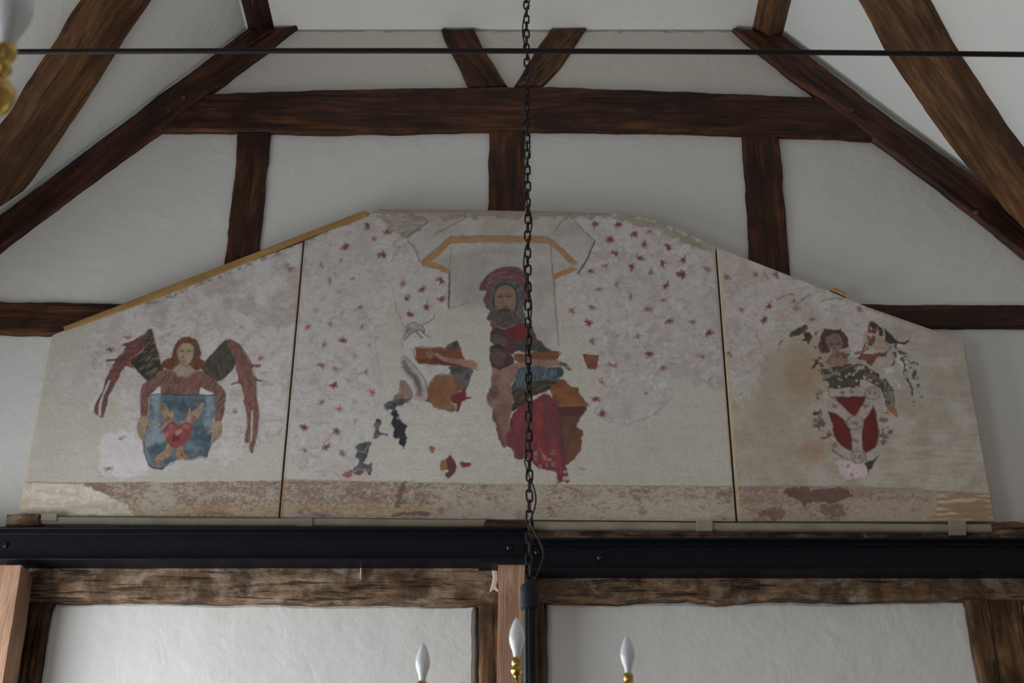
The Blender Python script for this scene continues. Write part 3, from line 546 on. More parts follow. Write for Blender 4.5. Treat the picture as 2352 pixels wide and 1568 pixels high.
    for p, wd, col, k in (([(1850,300),(1870,500),(1900,700),(1990,900)], 12, (86, 56, 66), .55), ([(1580,480),(1560,600),(1600,780)], 9, (84, 50, 60), .5), ([(1640,420),(1600,560),(1590,700)], 10, (140, 46, 48), .6), ([(1790,380),(1780,560),(1800,760),(1850,860)], 14, (146, 48, 48), .55),
                          ([(1930,640),(1960,800),(2010,960)], 11, (146, 50, 50), .5), ([(1940,300),(1980,480),(2010,700),(2035,860)], 8, (74, 46, 56), .6), ([(1680,380),(1660,600),(1650,800)], 8, (92, 50, 56), .5)):
        line(c(p), wd, col, k, rag=3, wd2=wd * .5)
    w, m = mask(c([(1740,780),(1900,740),(1960,960),(1850,930),(1760,900)]), 3, 6); lay(w, m * np.clip((NFIN2[w] - .45) * 5, 0, 1), (150, 108, 108), None, None, .55)
    w, m = mask(c([(1935,955),(2065,960),(2072,1052),(1940,1062)]), 2, 2); lay(w, m * np.clip((NFIN[w] - .6) * 6, 0, 1), (140, 136, 130), None, None, .8)
    for p, col in (([(2150,1095),(2320,1105),(2325,1230),(2290,1270),(2200,1266),(2162,1180)], (126, 80, 44)),): poly(b(p), col, (108, 64, 40), NFIN, rag=1, sm=False)
    line(b([(2145,1098),(2320,1105)]), 2, (80, 44, 36), .6)
    K = (900, 720, 6.535)
    def k_(p): return Z(*K, p)
    poly(k_([(850,450),(930,418),(985,425),(1020,500),(1035,560),(850,545),(815,515)]), (58, 52, 46), (82, 78, 72), NFIN, rag=1)
    poly(k_([(875,785),(1205,830),(1165,960),(1140,1100),(1050,1190),(990,1060),(900,940),(880,860)]), (84, 84, 80), (52, 50, 42), NMID2, rag=1.2)
    poly(k_([(1110,890),(1165,900),(1140,980),(1100,975)]), (54, 62, 92), rag=.8, k=.9)
    poly(k_([(350,512),(760,516),(830,542),(1040,548),(1072,640),(1100,700),(1000,780),(900,790),(700,765),(405,757),(352,690)]), (128, 74, 42), (106, 60, 40), NBRU, rag=.5, sm=False)
    line(k_([(350,690),(350,512),(760,514),(830,538)]), 2, (72, 40, 44), .7); poly(k_([(350,660),(700,700),(900,760),(900,790),(700,765),(405,757)]), (96, 54, 42), rag=.6, k=.7, sm=False)
    poly(k_([(600,660),(700,640),(800,690),(1000,760),(1235,822),(1200,830),(1000,800),(800,762),(660,720)]), (90, 40, 46), rag=.8, k=.85)
    poly(k_([(640,590),(710,592),(780,655),(1000,680),(1200,700),(1272,735),(1285,790),(1230,815),(1000,768),(800,722),(700,672)]), (144, 106, 84), (124, 86, 72), NMID, rag=.5)
    blob(*k_([(575,595)])[0], 12, 9, (124, 98, 84), .85, col2=(96, 76, 70), nz=NFIN)
    for p in ([(520,560),(500,610),(560,650)], [(560,540),(620,520),(650,560)], [(600,560),(590,620)], [(640,560),(620,640)]): line(k_(p), 1.2, (70, 54, 54), .7, rag=.3)
    line(k_([(1235,822),(1265,830),(1300,838)]), 2, (60, 46, 44), .8)
    poly(k_([(675,922),(880,925),(1000,1000),(1050,1100),(1000,1185),(900,1245),(890,1340),(945,1400),(940,1475),(830,1472),(740,1430),(640,1412),(580,1340),(485,1300),(530,1130)]), (140, 90, 54), (116, 76, 50), NMID, rag=.8, sm=False)
    poly(k_([(740,1380),(940,1330),(945,1400),(940,1475),(830,1472),(740,1430),(640,1412)]), (118, 88, 74), rag=2, k=.6)
    line(k_([(485,1300),(530,1130),(675,922),(880,925)]), 2.2, (70, 46, 48), .8); poly(k_([(900,930),(1050,1000),(1130,1100),(1040,1190),(980,1120)]), (82, 58, 46), rag=2, k=.5)
    poly(k_([(890,1242),(1000,1182),(1095,1150),(1122,1240),(1192,1258),(1172,1290),(1045,1312),(1035,1380),(992,1480),(955,1462),(962,1350),(905,1342)]), (116, 44, 46), (90, 40, 46), NMID, rag=1)
    line(k_([(885,1480),(905,1430),(940,1440)]), 2.4, (60, 48, 46), .6)
    # scroll with its row of blackletter strokes
    poly(k_([(150,645),(200,645),(320,760),(440,900),(500,1010),(525,1110),(512,1300),(340,1298),(362,1150),(320,1020),(200,900),(140,820)]), (144, 136, 132), (128, 120, 118), NFIN, rag=.6, k=.9)
    line(k_([(200,645),(320,760),(440,900),(500,1010),(528,1110)]), 1.8, (76, 66, 70), .75); line(k_([(140,690),(150,830),(210,915),(320,1025),(362,1150),(345,1290)]), 1.2, (96, 88, 90), .6); line(k_([(430,890),(500,1010),(530,1100)]), 3, (112, 102, 108), .5)
    path = smooth(k_([(170,690),(205,800),(260,880),(330,940),(380,1010),(410,1090),(420,1180),(400,1240)]), False, 8)
    for i in range(2, len(path) - 3, 1):
        p, q = path[i], path[i + 1]; tx, ty = q - p; L = math.hypot(tx, ty) + 1e-6; nx, ny = -ty / L, tx / L; hh = r.uniform(3.2, 6.2); o = r.uniform(-1.2, 1.2)
        line([(p[0] + nx * (hh + o), p[1] + ny * (hh + o)), (p[0] - nx * (hh - o), p[1] - ny * (hh - o))], 1.5, (62, 54, 56), .75, rag=.4, sm=False)
        if i % 4 == 0: line([(p[0] + nx * hh, p[1] + ny * hh), (q[0] + nx * hh * .2, q[1] + ny * hh * .2)], 1.3, (62, 54, 56), .7, sm=False)
    poly(k_([(168,360),(195,210),(260,165),(335,128),(440,172),(488,235),(480,285),(430,265),(350,270),(270,320),(190,400)]), (142, 132, 126), (124, 112, 106), NFIN, rag=.6, k=.9)
    for p, wd in (([(190,200),(260,155),(335,128),(440,172)], 1.6), ([(188,400),(270,315),(360,262),(430,245),(480,280)], 2.6), ([(165,355),(190,310),(250,270)], 1.4), ([(380,275),(420,330),(450,355)], 4), ([(430,250),(480,300),(545,345)], 2.4), ([(455,165),(560,120),(620,70),(635,20)], 2), ([(440,172),(488,235),(484,285)], 2.4)):
        line(k_(p), wd, (80, 68, 68), .75, rag=.5)
    for X, Y in ((215, 240), (230, 265), (245, 230), (210, 275), (262, 250), (240, 285)): line(k_([(X, Y), (X + 34, Y - 20)]), 1.8, (64, 56, 60), .7, sm=False)
    for p in ([(130,680),(160,650),(195,655)], [(520,770),(560,800)], [(640,800),(665,760)], [(790,430),(780,480)]): line(k_(p), 1.8, (110, 84, 82), .6)
    blob(*k_([(415,1225)])[0], 9, 5, (142, 92, 94), .5)
    poly(c([(555,130),(600,160),(650,240),(642,290),(600,330),(500,372),(475,300),(530,225),(540,170)]), (130, 106, 92), (100, 80, 72), NFIN, rag=1)
    line(c([(550,135),(600,155),(655,240),(640,295),(560,300),(480,320)]), 2.2, (70, 56, 60), .75)
    poly(c([(410,382),(422,332),(500,300),(612,318),(560,346),(500,362),(488,402),(440,398)]), (54, 58, 68), (82, 78, 80), NFIN, rag=1.6)
    poly(c([(470,408),(512,420),(545,480),(602,560),(602,640),(592,732),(575,728),(532,700),(530,640),(492,642),(505,570),(455,525),(485,490)]), (40, 42, 50), rag=2)
    poly(c([(320,478),(362,480),(372,570),(450,630),(430,642),(370,622),(350,652),(302,658),(318,580)]), (52, 52, 58), (92, 90, 90), NFIN, rag=2)
    poly(c([(140,735),(195,702),(276,698),(262,760),(232,830),(212,860),(282,892),(298,950),(280,972),(120,962),(130,912),(165,880),(150,800)]), (82, 84, 82), (52, 56, 62), NMID2, rag=2)
    for p in ([(220,770),(255,720)], [(160,760),(240,790)], [(150,925),(280,940)]): line(c(p), 2, (126, 130, 128), .6)
    poly(c([(0,962),(60,950),(290,978),(240,1018),(140,1034),(10,1030)]), (160, 128, 128), rag=4, k=.7); poly(c([(20,960),(95,938),(122,985),(60,1000)]), (122, 62, 62), rag=2, k=.85); line(c([(-60,975),(0,980)]), 5, (140, 90, 90), .6, rag=2)
    line(c([(300,655),(270,720),(230,690),(190,650),(220,600)]), 1.5, (110, 100, 100), .35)
    poly(c([(815,718),(872,745),(838,792),(808,752)]), (136, 88, 56), rag=1.5); poly(c([(1000,800),(1040,850),(1058,912),(1030,970),(990,1018),(942,982),(970,930),(905,935),(898,880),(950,852)]), (112, 52, 48), (84, 48, 44), NMID, rag=1.4)
    poly(c([(905,850),(955,860),(960,920),(908,935)]), (140, 92, 58), rag=1.5, k=.9); poly(c([(1088,868),(1182,885),(1150,912),(1100,912)]), (120, 48, 48), rag=1); line(c([(2160,924),(2215,930)]), 2.4, (120, 60, 56), .8)
    # ---- right wing: angel with the shield
    Q = (1860, 740, 7.13)
    def q(p): return Z(*Q, p)
    HN = (NFIN2, .30); HM = (NFIN, .40)
    V = (1680, 700, 3.825)
    def v(p): return Z(*V, p)
    poly(v([(508,248),(640,178),(672,200),(640,240),(600,262),(560,268),(520,285)]), (62, 58, 50), (84, 76, 66), NFIN, rag=.8); poly(v([(630,250),(690,240),(712,285),(668,360),(655,330),(610,320),(640,300)]), (92, 52, 52), (60, 42, 42), NFIN, rag=1.6, holes=HN); line(v([(412,342),(452,308)]), 3, (64, 58, 54), .8, rag=1)
    poly(q([(205,185),(260,120),(420,108),(535,150),(612,260),(622,400),(570,432),(500,410),(520,300),(440,200),(330,225),(262,290),(312,420),(305,505),(180,492),(150,400),(168,290)]), (84, 58, 52), (66, 48, 44), NFIN, rag=1.2)
    poly(q([(290,240),(440,192),(522,300),(522,400),(455,482),(380,482),(300,400),(248,320)]), (128, 104, 88), (104, 80, 70), NMID2, rag=1)
    for p, wd in (([(320,360),(350,352),(380,365)], 2.6), ([(430,350),(470,345),(500,358)], 2), ([(390,482),(430,490),(470,480)], 2.4), ([(410,380),(400,430)], 1.4), ([(215,330),(250,380),(220,430)], 5)): line(q(p), wd, (56, 42, 40), .7, rag=.6)
    poly(q([(280,600),(370,500),(520,505),(565,560),(605,680),(400,742),(258,665)]), (128, 98, 88), (110, 84, 76), NFIN, rag=1.5); poly(q([(440,500),(560,480),(580,600),(520,560),(430,560)]), (96, 60, 60), rag=2, k=.7, holes=HN)
    for X, Y, rr in ((765,492,4),(600,520,5),(115,185,4),(150,560,4),(90,620,5),(190,672,5),(225,715,5),(570,590,4),(255,925,4),(185,815,3),(250,855,4),(120,410,3),(190,780,4)): blob(*q([(X, Y)])[0], rr, rr * .8, (58, 46, 46), .9, rag=2)
    poly(q([(12,775),(60,690),(100,645),(150,665),(120,720),(60,760)]), (50, 46, 46), rag=2)
    poly(q([(225,765),(400,745),(600,695),(800,690),(950,740),(1100,820),(1250,930),(1350,1080),(1385,1220),(1392,1390),(1240,1372),(1230,1240),(1225,1120),(1130,1045),(1000,975),(850,925),(822,1040),(780,1072),(300,1085),(288,960),(240,900)]), (56, 50, 44), (74, 66, 54), NDIC, rag=1.4, holes=(NFIN2, .16))
    poly(q([(225,765),(420,745),(420,860),(250,920),(225,850)]), (118, 106, 92), rag=2, k=.8, holes=(NFIN, .55))
    poly(q([(900,790),(1050,850),(1200,960),(1260,1060),(1180,1020),(1040,940),(880,860)]), (104, 94, 80), (66, 58, 52), NFIN2, rag=1.6, k=.9)
    poly(q([(1180,920),(1270,960),(1370,1180),(1390,1380),(1260,1360),(1240,1100)]), (118, 108, 92), rag=2, k=.75, holes=(NFIN2, .56))
    line(q([(420,880),(500,800),(600,740),(700,710),(830,712)]), 1.8, (118, 110, 88), .6); line(q([(860,930),(1000,985),(1130,1050),(1200,1130),(1220,1220)]), 3.4, (44, 42, 46), .9)
    poly(q([(845,940),(950,970),(1060,1040),(840,1050)]), (146, 132, 128), rag=.6, k=.9)
    poly(q([(1255,1392),(1400,1380),(1432,1500),(1452,1560),(1380,1525),(1290,1470)]), (146, 104, 66), (128, 92, 64), NFIN, rag=.8)
    poly(q([(968,28),(1080,18),(1152,66),(1150,115),(1070,200),(1055,330),(1010,400),(890,500),(1060,520),(1240,468),(1300,505),(1100,600),(985,705),(870,645),(775,590),(830,450),(945,330),(955,200)]), (122, 66, 62), (84, 54, 52), NFIN, rag=1.6, holes=(NFIN2, .2))
    poly(q([(1000,15),(1130,40),(1190,130),(1220,250),(1150,260),(1120,160),(1020,120)]), (58, 50, 48), rag=2, holes=HM)
    poly(q([(1080,220),(1200,260),(1260,400),(1080,450),(1010,420),(1060,340)]), (134, 112, 98), rag=1.5, k=.8)
    poly(q([(1208,105),(1290,150),(1430,290),(1520,312),(1612,305),(1600,345),(1540,362),(1440,345),(1320,360),(1225,300),(1245,200)]), (48, 46, 48), (64, 52, 50), NFIN, rag=1)
    hN2 = (NFIN2, .34)
    for p, a1, a2 in (([(1420,380),(1490,480),(1560,570),(1610,620)], 8, 7), ([(1530,600),(1540,700),(1560,850),(1620,980),(1680,1160),(1715,1330)], 7, 4), ([(1640,640),(1740,690)], 6, 4), ([(1650,750),(1700,850),(1750,940)], 10, 5), ([(1770,1010),(1800,1100),(1815,1210)], 5, 5), ([(1370,680),(1440,580),(1390,520)], 6, 5), ([(1260,380),(1280,440),(1330,430)], 5, 3)):
        line(q(p), a1, (62, 58, 54), .9, rag=2, wd2=a2, holes=hN2)
    T = (1850, 880, 6.82)
    def t_(p): return Z(*T, p)
    poly(t_([(350,88),(800,75),(1180,62),(1200,260),(1222,600),(1205,800),(1175,960),(1165,1150),(930,1250),(800,1272),(700,1205),(560,1142),(420,1045),(380,980),(445,915),(425,700),(355,430),(250,260),(250,170)]), (146, 134, 124), (132, 122, 112), NFIN, rag=1, sm=False)
    RR, R2 = (108, 38, 36), (92, 34, 34)
    poly(t_([(445,215),(950,203),(885,360),(770,512),(720,492),(600,380)]), RR, R2, NMID, rag=.6, sm=False); poly(t_([(355,430),(460,480),(565,545),(650,640),(705,720),(740,1062),(620,1005),(520,930),(450,820),(410,600)]), RR, R2, NMID, rag=.9, sm=False)
    poly(t_([(1068,358),(1105,470),(1135,620),(1155,830),(1105,980),(1010,1062),(930,1092),(892,1040),(880,760),(925,580)]), RR, R2, NMID, rag=.6, sm=False)
    def ring(cx, cy, rx, ry, wd=1.6):
        P = [(cx + rx * math.cos(u * .5236), cy + ry * math.sin(u * .5236)) for u in range(13)]; poly(t_(P[:-1]), (140, 130, 122), (122, 112, 108), NFIN, rag=.4); line(t_(P), wd, (78, 68, 66), .8)
    for p in ([(445,212),(600,378),(720,492),(650,560)], [(955,205),(885,360),(775,510)], [(1065,350),(1000,460),(920,590)], [(355,430),(565,545),(650,625)], [(705,730),(722,900),(745,1065)], [(885,740),(890,900),(900,1050)], [(400,208),(700,210),(950,200)], [(1068,358),(1135,620),(1155,830),(1105,980),(930,1095)], [(520,930),(620,1005),(740,1062)], [(352,90),(370,180),(440,240)], [(930,1252),(1080,1190),(1165,1130)], [(420,1045),(560,1142),(700,1205)], [(945,1110),(955,1240)]):
        line(t_(p), 1.8, (76, 64, 62), .75, rag=.4)
    ring(780, 618, 130, 110); ring(1050, 158, 120, 98); ring(830, 1155, 105, 100)
    for X, Y, wd, hh in ((560,140,60,26),(725,132,36,30),(460,365,40,26),(950,365,42,28),(790,900,46,26),(790,625,66,28),(1050,150,70,30),(830,1150,60,40),(440,980,36,30)):
        for i in range(9):
            x0 = X + r.uniform(-wd, wd); y0 = Y + r.uniform(-hh, hh) * .6; line(t_([(x0, y0 - hh * .6), (x0 + r.uniform(-14, 14), y0 + hh * .6)]), 1.9, (86, 76, 74), .6, sm=False)
    poly(t_([(1200,430),(1270,470),(1345,600),(1350,730),(1290,900),(1190,925),(1210,700)]), (86, 68, 68), (112, 92, 84), NFIN2, rag=3, holes=(NFIN, .36))
    poly(t_([(140,430),(230,400),(280,560),(400,760),(420,900),(330,900),(220,860),(120,600)]), (86, 66, 64), rag=3, holes=(NFIN2, .56), k=.9); blob(*t_([(145,455)])[0], 6, 4, (44, 42, 44), .9); blob(*t_([(150,665)])[0], 4, 4, (92, 58, 58), .9)
    poly(t_([(170,110),(230,100),(240,240),(200,240),(160,180)]), (96, 86, 88), rag=3, holes=(NFIN, .4)); poly(t_([(210,500),(260,490),(250,590),(200,560)]), (120, 80, 68), rag=2, k=.8)
    poly(t_([(385,970),(450,930),(500,960),(480,1040),(420,1045)]), (104, 96, 92), rag=2, k=.8); line(t_([(415,1040),(480,1095),(580,1140)]), 2.6, (60, 52, 52), .8)
    poly(t_([(640,1275),(930,1285),(975,1440),(700,1472)]), (168, 148, 150), rag=2, k=.9); blob(*t_([(730,1430)])[0], 5, 4, (128, 80, 84), .7); blob(*t_([(660,1310)])[0], 4, 5, (120, 84, 86), .7)
    poly(t_([(935,1255),(1060,1215),(1150,1158),(1070,1275),(1000,1355),(975,1450),(968,1340)]), (56, 54, 56), rag=1)
    # ---- the painted band along the foot of all three boards
    bx = np.array([0, 50, 350, 660, 1000, 1160, 1690, 2000, 2150, 2352], float); by = np.array([1108, 1108, 1107, 1102, 1109, 1113, 1117, 1119, 1127, 1138], float)
    bt = np.interp(XX[0], bx, by)[None, :] + WY * 1.0
    inb = np.clip((YY - bt) / 1.2, 0, 1)
    dens = np.clip(.25 + .5 * (NBIG - .4) + .35 * (1 - np.clip((YY - bt) / 70, 0, 1)), 0, 1)
    NS2 = fbm(3.2, 11, 3, 51, .7); NS3 = fbm(9, 26, 3, 52, .6)
    tint(inb, (146, 133, 114), 1, (156, 146, 134), NS3)
    tint(inb * np.clip((NS2 * .42 + NS3 * .28 + dens * .6 - .49) * 5, 0, 1), (94, 72, 66), .86, (118, 94, 76), NFIN)
    tint(inb * np.clip((NMID2 * .6 + NS2 * .4 - .56) * 5, 0, 1) * np.clip((1400 - XX) / 200, 0, 1), (108, 72, 74), .5)
    tint(inb * np.clip((NS2 * .6 + NTINY * .2 + NFIN2 * .2 - .60) * 6, 0, 1), (178, 168, 158), .5)
    tint(inb, (104, 84, 66), .16)
    tint(inb * np.exp(-((YY - bt - 60 - 5 * NMID) / 7) ** 2) * np.clip((NBIG - .35) * 4, 0, 1) * (XX < 1250), (164, 128, 74), .6)
    tint(inb * np.clip((XX - 1640 - (YY - 565) * .079) / 3, 0, 1), (128, 104, 84), .35)
    wl, ml = mask([(30, 1106), (195, 1108), (215, 1122), (245, 1136), (290, 1160), (325, 1200), (20, 1200)], 1.5, 1.2, False)
    lay(wl, ml * inb[wl], (168, 158, 144), (156, 142, 124), NBRU, 1); lay(wl, ml * inb[wl] * np.clip((NFIN[wl] - .6) * 4, 0, 1), (182, 176, 168), None, None, .5)
    poly([(195, 1110), (225, 1112), (242, 1124), (228, 1128)], (104, 80, 72), rag=2, k=.8)
    wr, mr = mask([(2160, 1125), (2300, 1135), (2300, 1205), (2140, 1205)], 5, 4, False)
    lay(wr, mr * inb[wr], (146, 122, 92), (128, 104, 78), NBRU, 1); lay(wr, mr * inb[wr] * np.clip((.35 - NBRU[wr]) * 6, 0, 1), (170, 156, 138), None, None, .6)
    poly([(1800, 1130), (1850, 1122), (1940, 1124), (1955, 1140), (1900, 1156), (1830, 1152)], (84, 58, 52), (98, 70, 60), NSTR, rag=3, k=.9)
    poly([(1745, 1180), (1770, 1165), (1800, 1165), (1805, 1185), (1770, 1192)], (92, 66, 58), rag=3, k=.7); poly([(1880, 1165), (1935, 1160), (1940, 1188), (1900, 1190)], (90, 66, 60), rag=3, k=.7, holes=(NFIN, .4))
    poly([(915, 1115), (935, 1112), (925, 1150), (925, 1162), (905, 1162), (912, 1140)], (92, 64, 62), rag=3, k=.8); line([(900, 1181), (950, 1178), (985, 1182)], 5, (96, 62, 58), .8, rag=1.5)
    line([(1450, 1120), (1462, 1150), (1478, 1180)], 7, (96, 78, 66), .6, rag=3, holes=(NFIN, .35))
    for p in ([(50, 1107), (200, 1109), (350, 1107)], [(660, 1102), (1000, 1109), (1160, 1113), (1690, 1117), (2000, 1119), (2275, 1134)]): line(p, 2.2, (98, 86, 72), .6, rag=.6)
    line([(42, 1184), (640, 1188)], 4, (150, 120, 70), .5, rag=1); line([(645, 1188), (1690, 1197)], 4, (168, 160, 148), .5, rag=1)
    for p in ((g([(545, 722)])[0]), (g([(698, 716)])[0]), q([(350, 365)])[0], q([(452, 356)])[0]): blob(p[0], p[1], 3.2, 2.2, (56, 46, 42), .8, rag=.3)
    # bare edges of the boards at the joints
    line([(694, 556), (637, 1190)], 3, (128, 118, 104), .5, sm=False); line([(702, 556), (646, 1190)], 3, (146, 122, 92), .7, sm=False)
    line([(653, 1100), (647, 1190)], 7, (150, 104, 50), .6); line([(1639, 566), (1689, 1196)], 4, (134, 122, 104), .8, sm=False); line([(1649, 570), (1699, 1196)], 5, (160, 142, 104), .8, sm=False)
    line([(122, 775), (46, 1184)], 4, (170, 150, 112), .5, sm=False); line([(2214, 788), (2284, 1196)], 4, (120, 104, 88), .6, sm=False); line([(1990, 708), (2210, 786)], 4, (120, 108, 92), .5)
    line([(845, 492), (700, 555), (340, 700)], 5, (94, 84, 76), .6, rag=2, holes=(NFIN, .4))
    SAT = np.clip(((CAN.max(2) - CAN.min(2)) / (CAN.max(2) + 1e-4) - .5) * 2.4, 0, 1)[..., None]; CAN = CAN * (1 - .26 * SAT)
    LUM = (CAN * np.array([.3, .55, .15], np.float32)).sum(2, keepdims=True); CAN = CAN * .78 + LUM * .22
    for _ in range(1):
        CAN[1:-1] = (CAN[:-2] + 2 * CAN[1:-1] + CAN[2:]) / 4; CAN[:, 1:-1] = (CAN[:, :-2] + 2 * CAN[:, 1:-1] + CAN[:, 2:]) / 4
    CAN *= (.94 + .12 * NTINY)[..., None]
    def pigment(px, py):                                   # linear colour of the paint at these spots
        x = np.clip(px - CX0, 0, CW - 1.01); y = np.clip(py - CY0, 0, CH - 1.01)
        xi = x.astype(int); yi = y.astype(int); fx = (x - xi)[:, None]; fy = (y - yi)[:, None]
        a_ = CAN[yi, xi] * (1 - fx) + CAN[yi, xi + 1] * fx; b_ = CAN[yi + 1, xi] * (1 - fx) + CAN[yi + 1, xi + 1] * fx
        return a_ * (1 - fy) + b_ * fy

    return pigment
pigment = make_pigment()
# ---------------------------------------------------------------- the room shell
zl, zr = slope_z(-XW, -1), slope_z(XW, 1); YB = -2.0
bm = bmesh.new()
P = [Vector((-XW, D, 0)), Vector((XW, D, 0)), Vector((XW, D, zr)), Vector((SR[0].x, D, ZC)), Vector((SL[0].x, D, ZC)), Vector((-XW, D, zl))]
fr = [bm.verts.new(p_) for p_ in P]; bk = [bm.verts.new(p_ + Vector((0, .15, 0))) for p_ in P]
bm.faces.new(fr); bm.faces.new(bk[::-1])
for i in range(6): bm.faces.new((fr[i], fr[(i + 1) % 6], bk[(i + 1) % 6], bk[i]))
for s_, q_ in ((91, [(126, 1381), (300, 1379), (784, 1385), (1094, 1387), (1096, 1568), (1096, 1640), (74, 1640), (90, 1568), (106, 1450), (116, 1400)]), (92, [(1254, 1381), (1400, 1381), (1580, 1378), (1645, 1384), (1700, 1379), (1800, 1376), (1930, 1380), (2100, 1375), (2216, 1376), (2226, 1395), (2255, 1568), (2268, 1640), (1252, 1640)])):
    pts = [W(x, y, D - .045) for x, y in q_]
    for v_, (x, y) in zip(pts, q_):
        if y >= 1600: v_.z = .02
    slab_bm(bm, pts, FRONT, .045, .02, .006, s_)
struct(from_bm('wall_far', bm, M['plaster']))
bm = bmesh.new(); box(bm, (-XW - .15, YB - .15, -.1), (XW + .15, D + .15, 0)); struct(from_bm('floor', bm, M['floor']))
bm = bmesh.new(); box(bm, (-XW - .15, YB - .15, 0), (-XW, D + .15, zl)); struct(from_bm('wall_left', bm, M['ceiling']))
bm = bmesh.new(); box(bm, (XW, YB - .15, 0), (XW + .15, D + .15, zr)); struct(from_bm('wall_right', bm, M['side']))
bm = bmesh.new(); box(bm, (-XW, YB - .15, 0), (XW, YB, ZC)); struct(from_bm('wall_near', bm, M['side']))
def prism(name, a_, b_, up):                               # ceiling field between two points, running down the room
    bm = bmesh.new(); v = [bm.verts.new(q_) for q_ in [Vector((p_.x, y, p_.z)) + o_ for o_ in (Vector(), up) for y in (YB, D) for p_ in (a_, b_)]]
    for q_ in ((0, 1, 3, 2), (4, 6, 7, 5), (0, 4, 5, 1), (2, 3, 7, 6), (0, 2, 6, 4), (1, 5, 7, 3)): bm.faces.new([v[i] for i in q_])
    return struct(from_bm(name, bm, M['ceiling']))
prism('ceiling', Vector((SL[0].x - .02, 0, ZC)), Vector((SR[0].x + .02, 0, ZC)), Vector((0, 0, .1)))
prism('ceiling_slope_left', Vector((-XW - .1, 0, slope_z(-XW - .1, -1))), Vector((SL[0].x, 0, SL[0].z)), -NL * .1)
prism('ceiling_slope_right', Vector((XW + .1, 0, slope_z(XW + .1, 1))), Vector((SR[0].x, 0, SR[0].z)), -NRt * .1)

# ---------------------------------------------------------------- timbers of the gable frame
wt('collar_beam', [(475, 213), (640, 208), (800, 203), (1000, 200), (1160, 197), (1250, 197), (1400, 202), (1568, 208), (1700, 214), (1880, 222), (1960, 262), (2005, 318), (1900, 312), (1780, 309), (1568, 301), (1400, 299), (1230, 297), (1130, 297), (1000, 300), (784, 303), (640, 301), (500, 299), (362, 299)], .03, .1, M['oak'], 'long dark oak collar beam running across the gable just below the V of two short struts')
wt('principal_rafter', [(567, 65), (0, 490), (-260, 684), (-260, 768), (0, 568), (60, 523), (200, 419), (300, 345), (362, 302), (478, 212), (610, 115), (681, 58)], .035, .1, M['oak'], 'dark oak rafter sloping down to the left against the white gable', 'rafter', 'principal rafters of the gable')
wt('principal_rafter', [(1798, 77), (1841, 110), (1995, 230), (2068, 283), (2215, 387), (2352, 490), (2620, 690), (2620, 788), (2352, 582), (2268, 517), (2168, 437), (2068, 362), (2005, 316), (1878, 220), (1760, 130), (1683, 62)], .035, .1, M['oak'], 'dark oak rafter sloping down to the right against the white gable', 'rafter', 'principal rafters of the gable')
wt('strut', [(1013, 64), (1088, 64), (1107, 107), (1167, 197), (1077, 199), (1052, 150), (1029, 107)], .022, .1, M['oak'], 'short dark strut leaning left, the left arm of the V above the collar beam', 'strut', 'pair of struts above the collar beam')
wt('strut', [(1264, 65), (1346, 63), (1317, 107), (1284, 155), (1242, 199), (1180, 197), (1208, 150), (1234, 107)], .022, .1, M['oldbrown'], 'short brown strut leaning right beside the chain, right arm of the V above collar beam', 'strut', 'pair of struts above the collar beam')
wt('wall_stud', [(545, 300), (622, 299), (612, 400), (603, 500), (592, 600), (545, 1195), (455, 1195), (512, 620), (535, 430)], .02, .1, M['oak'], 'dark upright stud under the left end of the collar beam', 'stud', 'upright studs between collar beam and painted boards')
wt('wall_stud', [(1124, 296), (1205, 296), (1206, 490), (1208, 1195), (1116, 1195), (1121, 490)], .02, .1, M['oak'], 'dark upright stud in the middle, partly hidden by the hanging chain', 'stud', 'upright studs between collar beam and painted boards')
wt('wall_stud', [(1703, 306), (1789, 306), (1800, 430), (1807, 520), (1818, 640), (1875, 1195), (1765, 1195), (1724, 640), (1713, 430)], .02, .1, M['oak'], 'dark upright stud under the right end of the collar beam', 'stud', 'upright studs between collar beam and painted boards')
wt('wall_girt', [(-260, 687), (0, 690), (285, 695), (520, 700), (520, 772), (150, 769), (0, 766), (-260, 762)], .02, .1, M['oak'], 'short dark horizontal rail at the left edge running behind the painted boards', 'beam', 'horizontal side rails of the gable')
wt('wall_girt', [(1835, 692), (1990, 695), (2352, 697), (2620, 697), (2620, 754), (2352, 752), (2120, 750), (1835, 752)], .02, .1, M['oak'], 'short dark horizontal rail at the right edge running behind the painted boards', 'beam', 'horizontal side rails of the gable')
wt('tie_beam', [(66, 1208), (600, 1208), (1200, 1208), (1700, 1212), (2200, 1203), (2330, 1196), (2620, 1195), (2620, 1373), (2240, 1372), (2100, 1371), (1930, 1376), (1800, 1371), (1700, 1376), (1645, 1382), (1580, 1374), (1400, 1378), (1250, 1378), (1100, 1385), (900, 1382), (784, 1381), (500, 1377), (300, 1376), (123, 1378), (66, 1377)], .1, .1, M['old'], 'massive weathered grey-brown tie beam behind and below the black steel joists', amp=.008)
wt('wall_stud', [(66, 1376), (124, 1376), (114, 1400), (102, 1470), (86, 1568), (72, 1640), (20, 1640), (42, 1568), (57, 1450)], .07, .1, M['oldbrown'], 'dark brown stud at lower left, left border of the bright plaster panel', 'stud', 'studs below the tie beam')
wt('wall_stud', [(1099, 1380), (1250, 1376), (1248, 1450), (1250, 1640), (1097, 1640), (1101, 1500)], .07, .1, M['oldbrown'], 'old dark stud behind the paler new post in the lower middle', 'stud', 'studs below the tie beam')
wt('wall_stud', [(2215, 1370), (2348, 1369), (2356, 1420), (2390, 1568), (2410, 1640), (2268, 1640), (2255, 1568), (2236, 1470), (2226, 1395)], .07, .1, M['oldbrown'], 'weathered brown stud at the lower right corner', 'stud', 'studs below the tie beam')
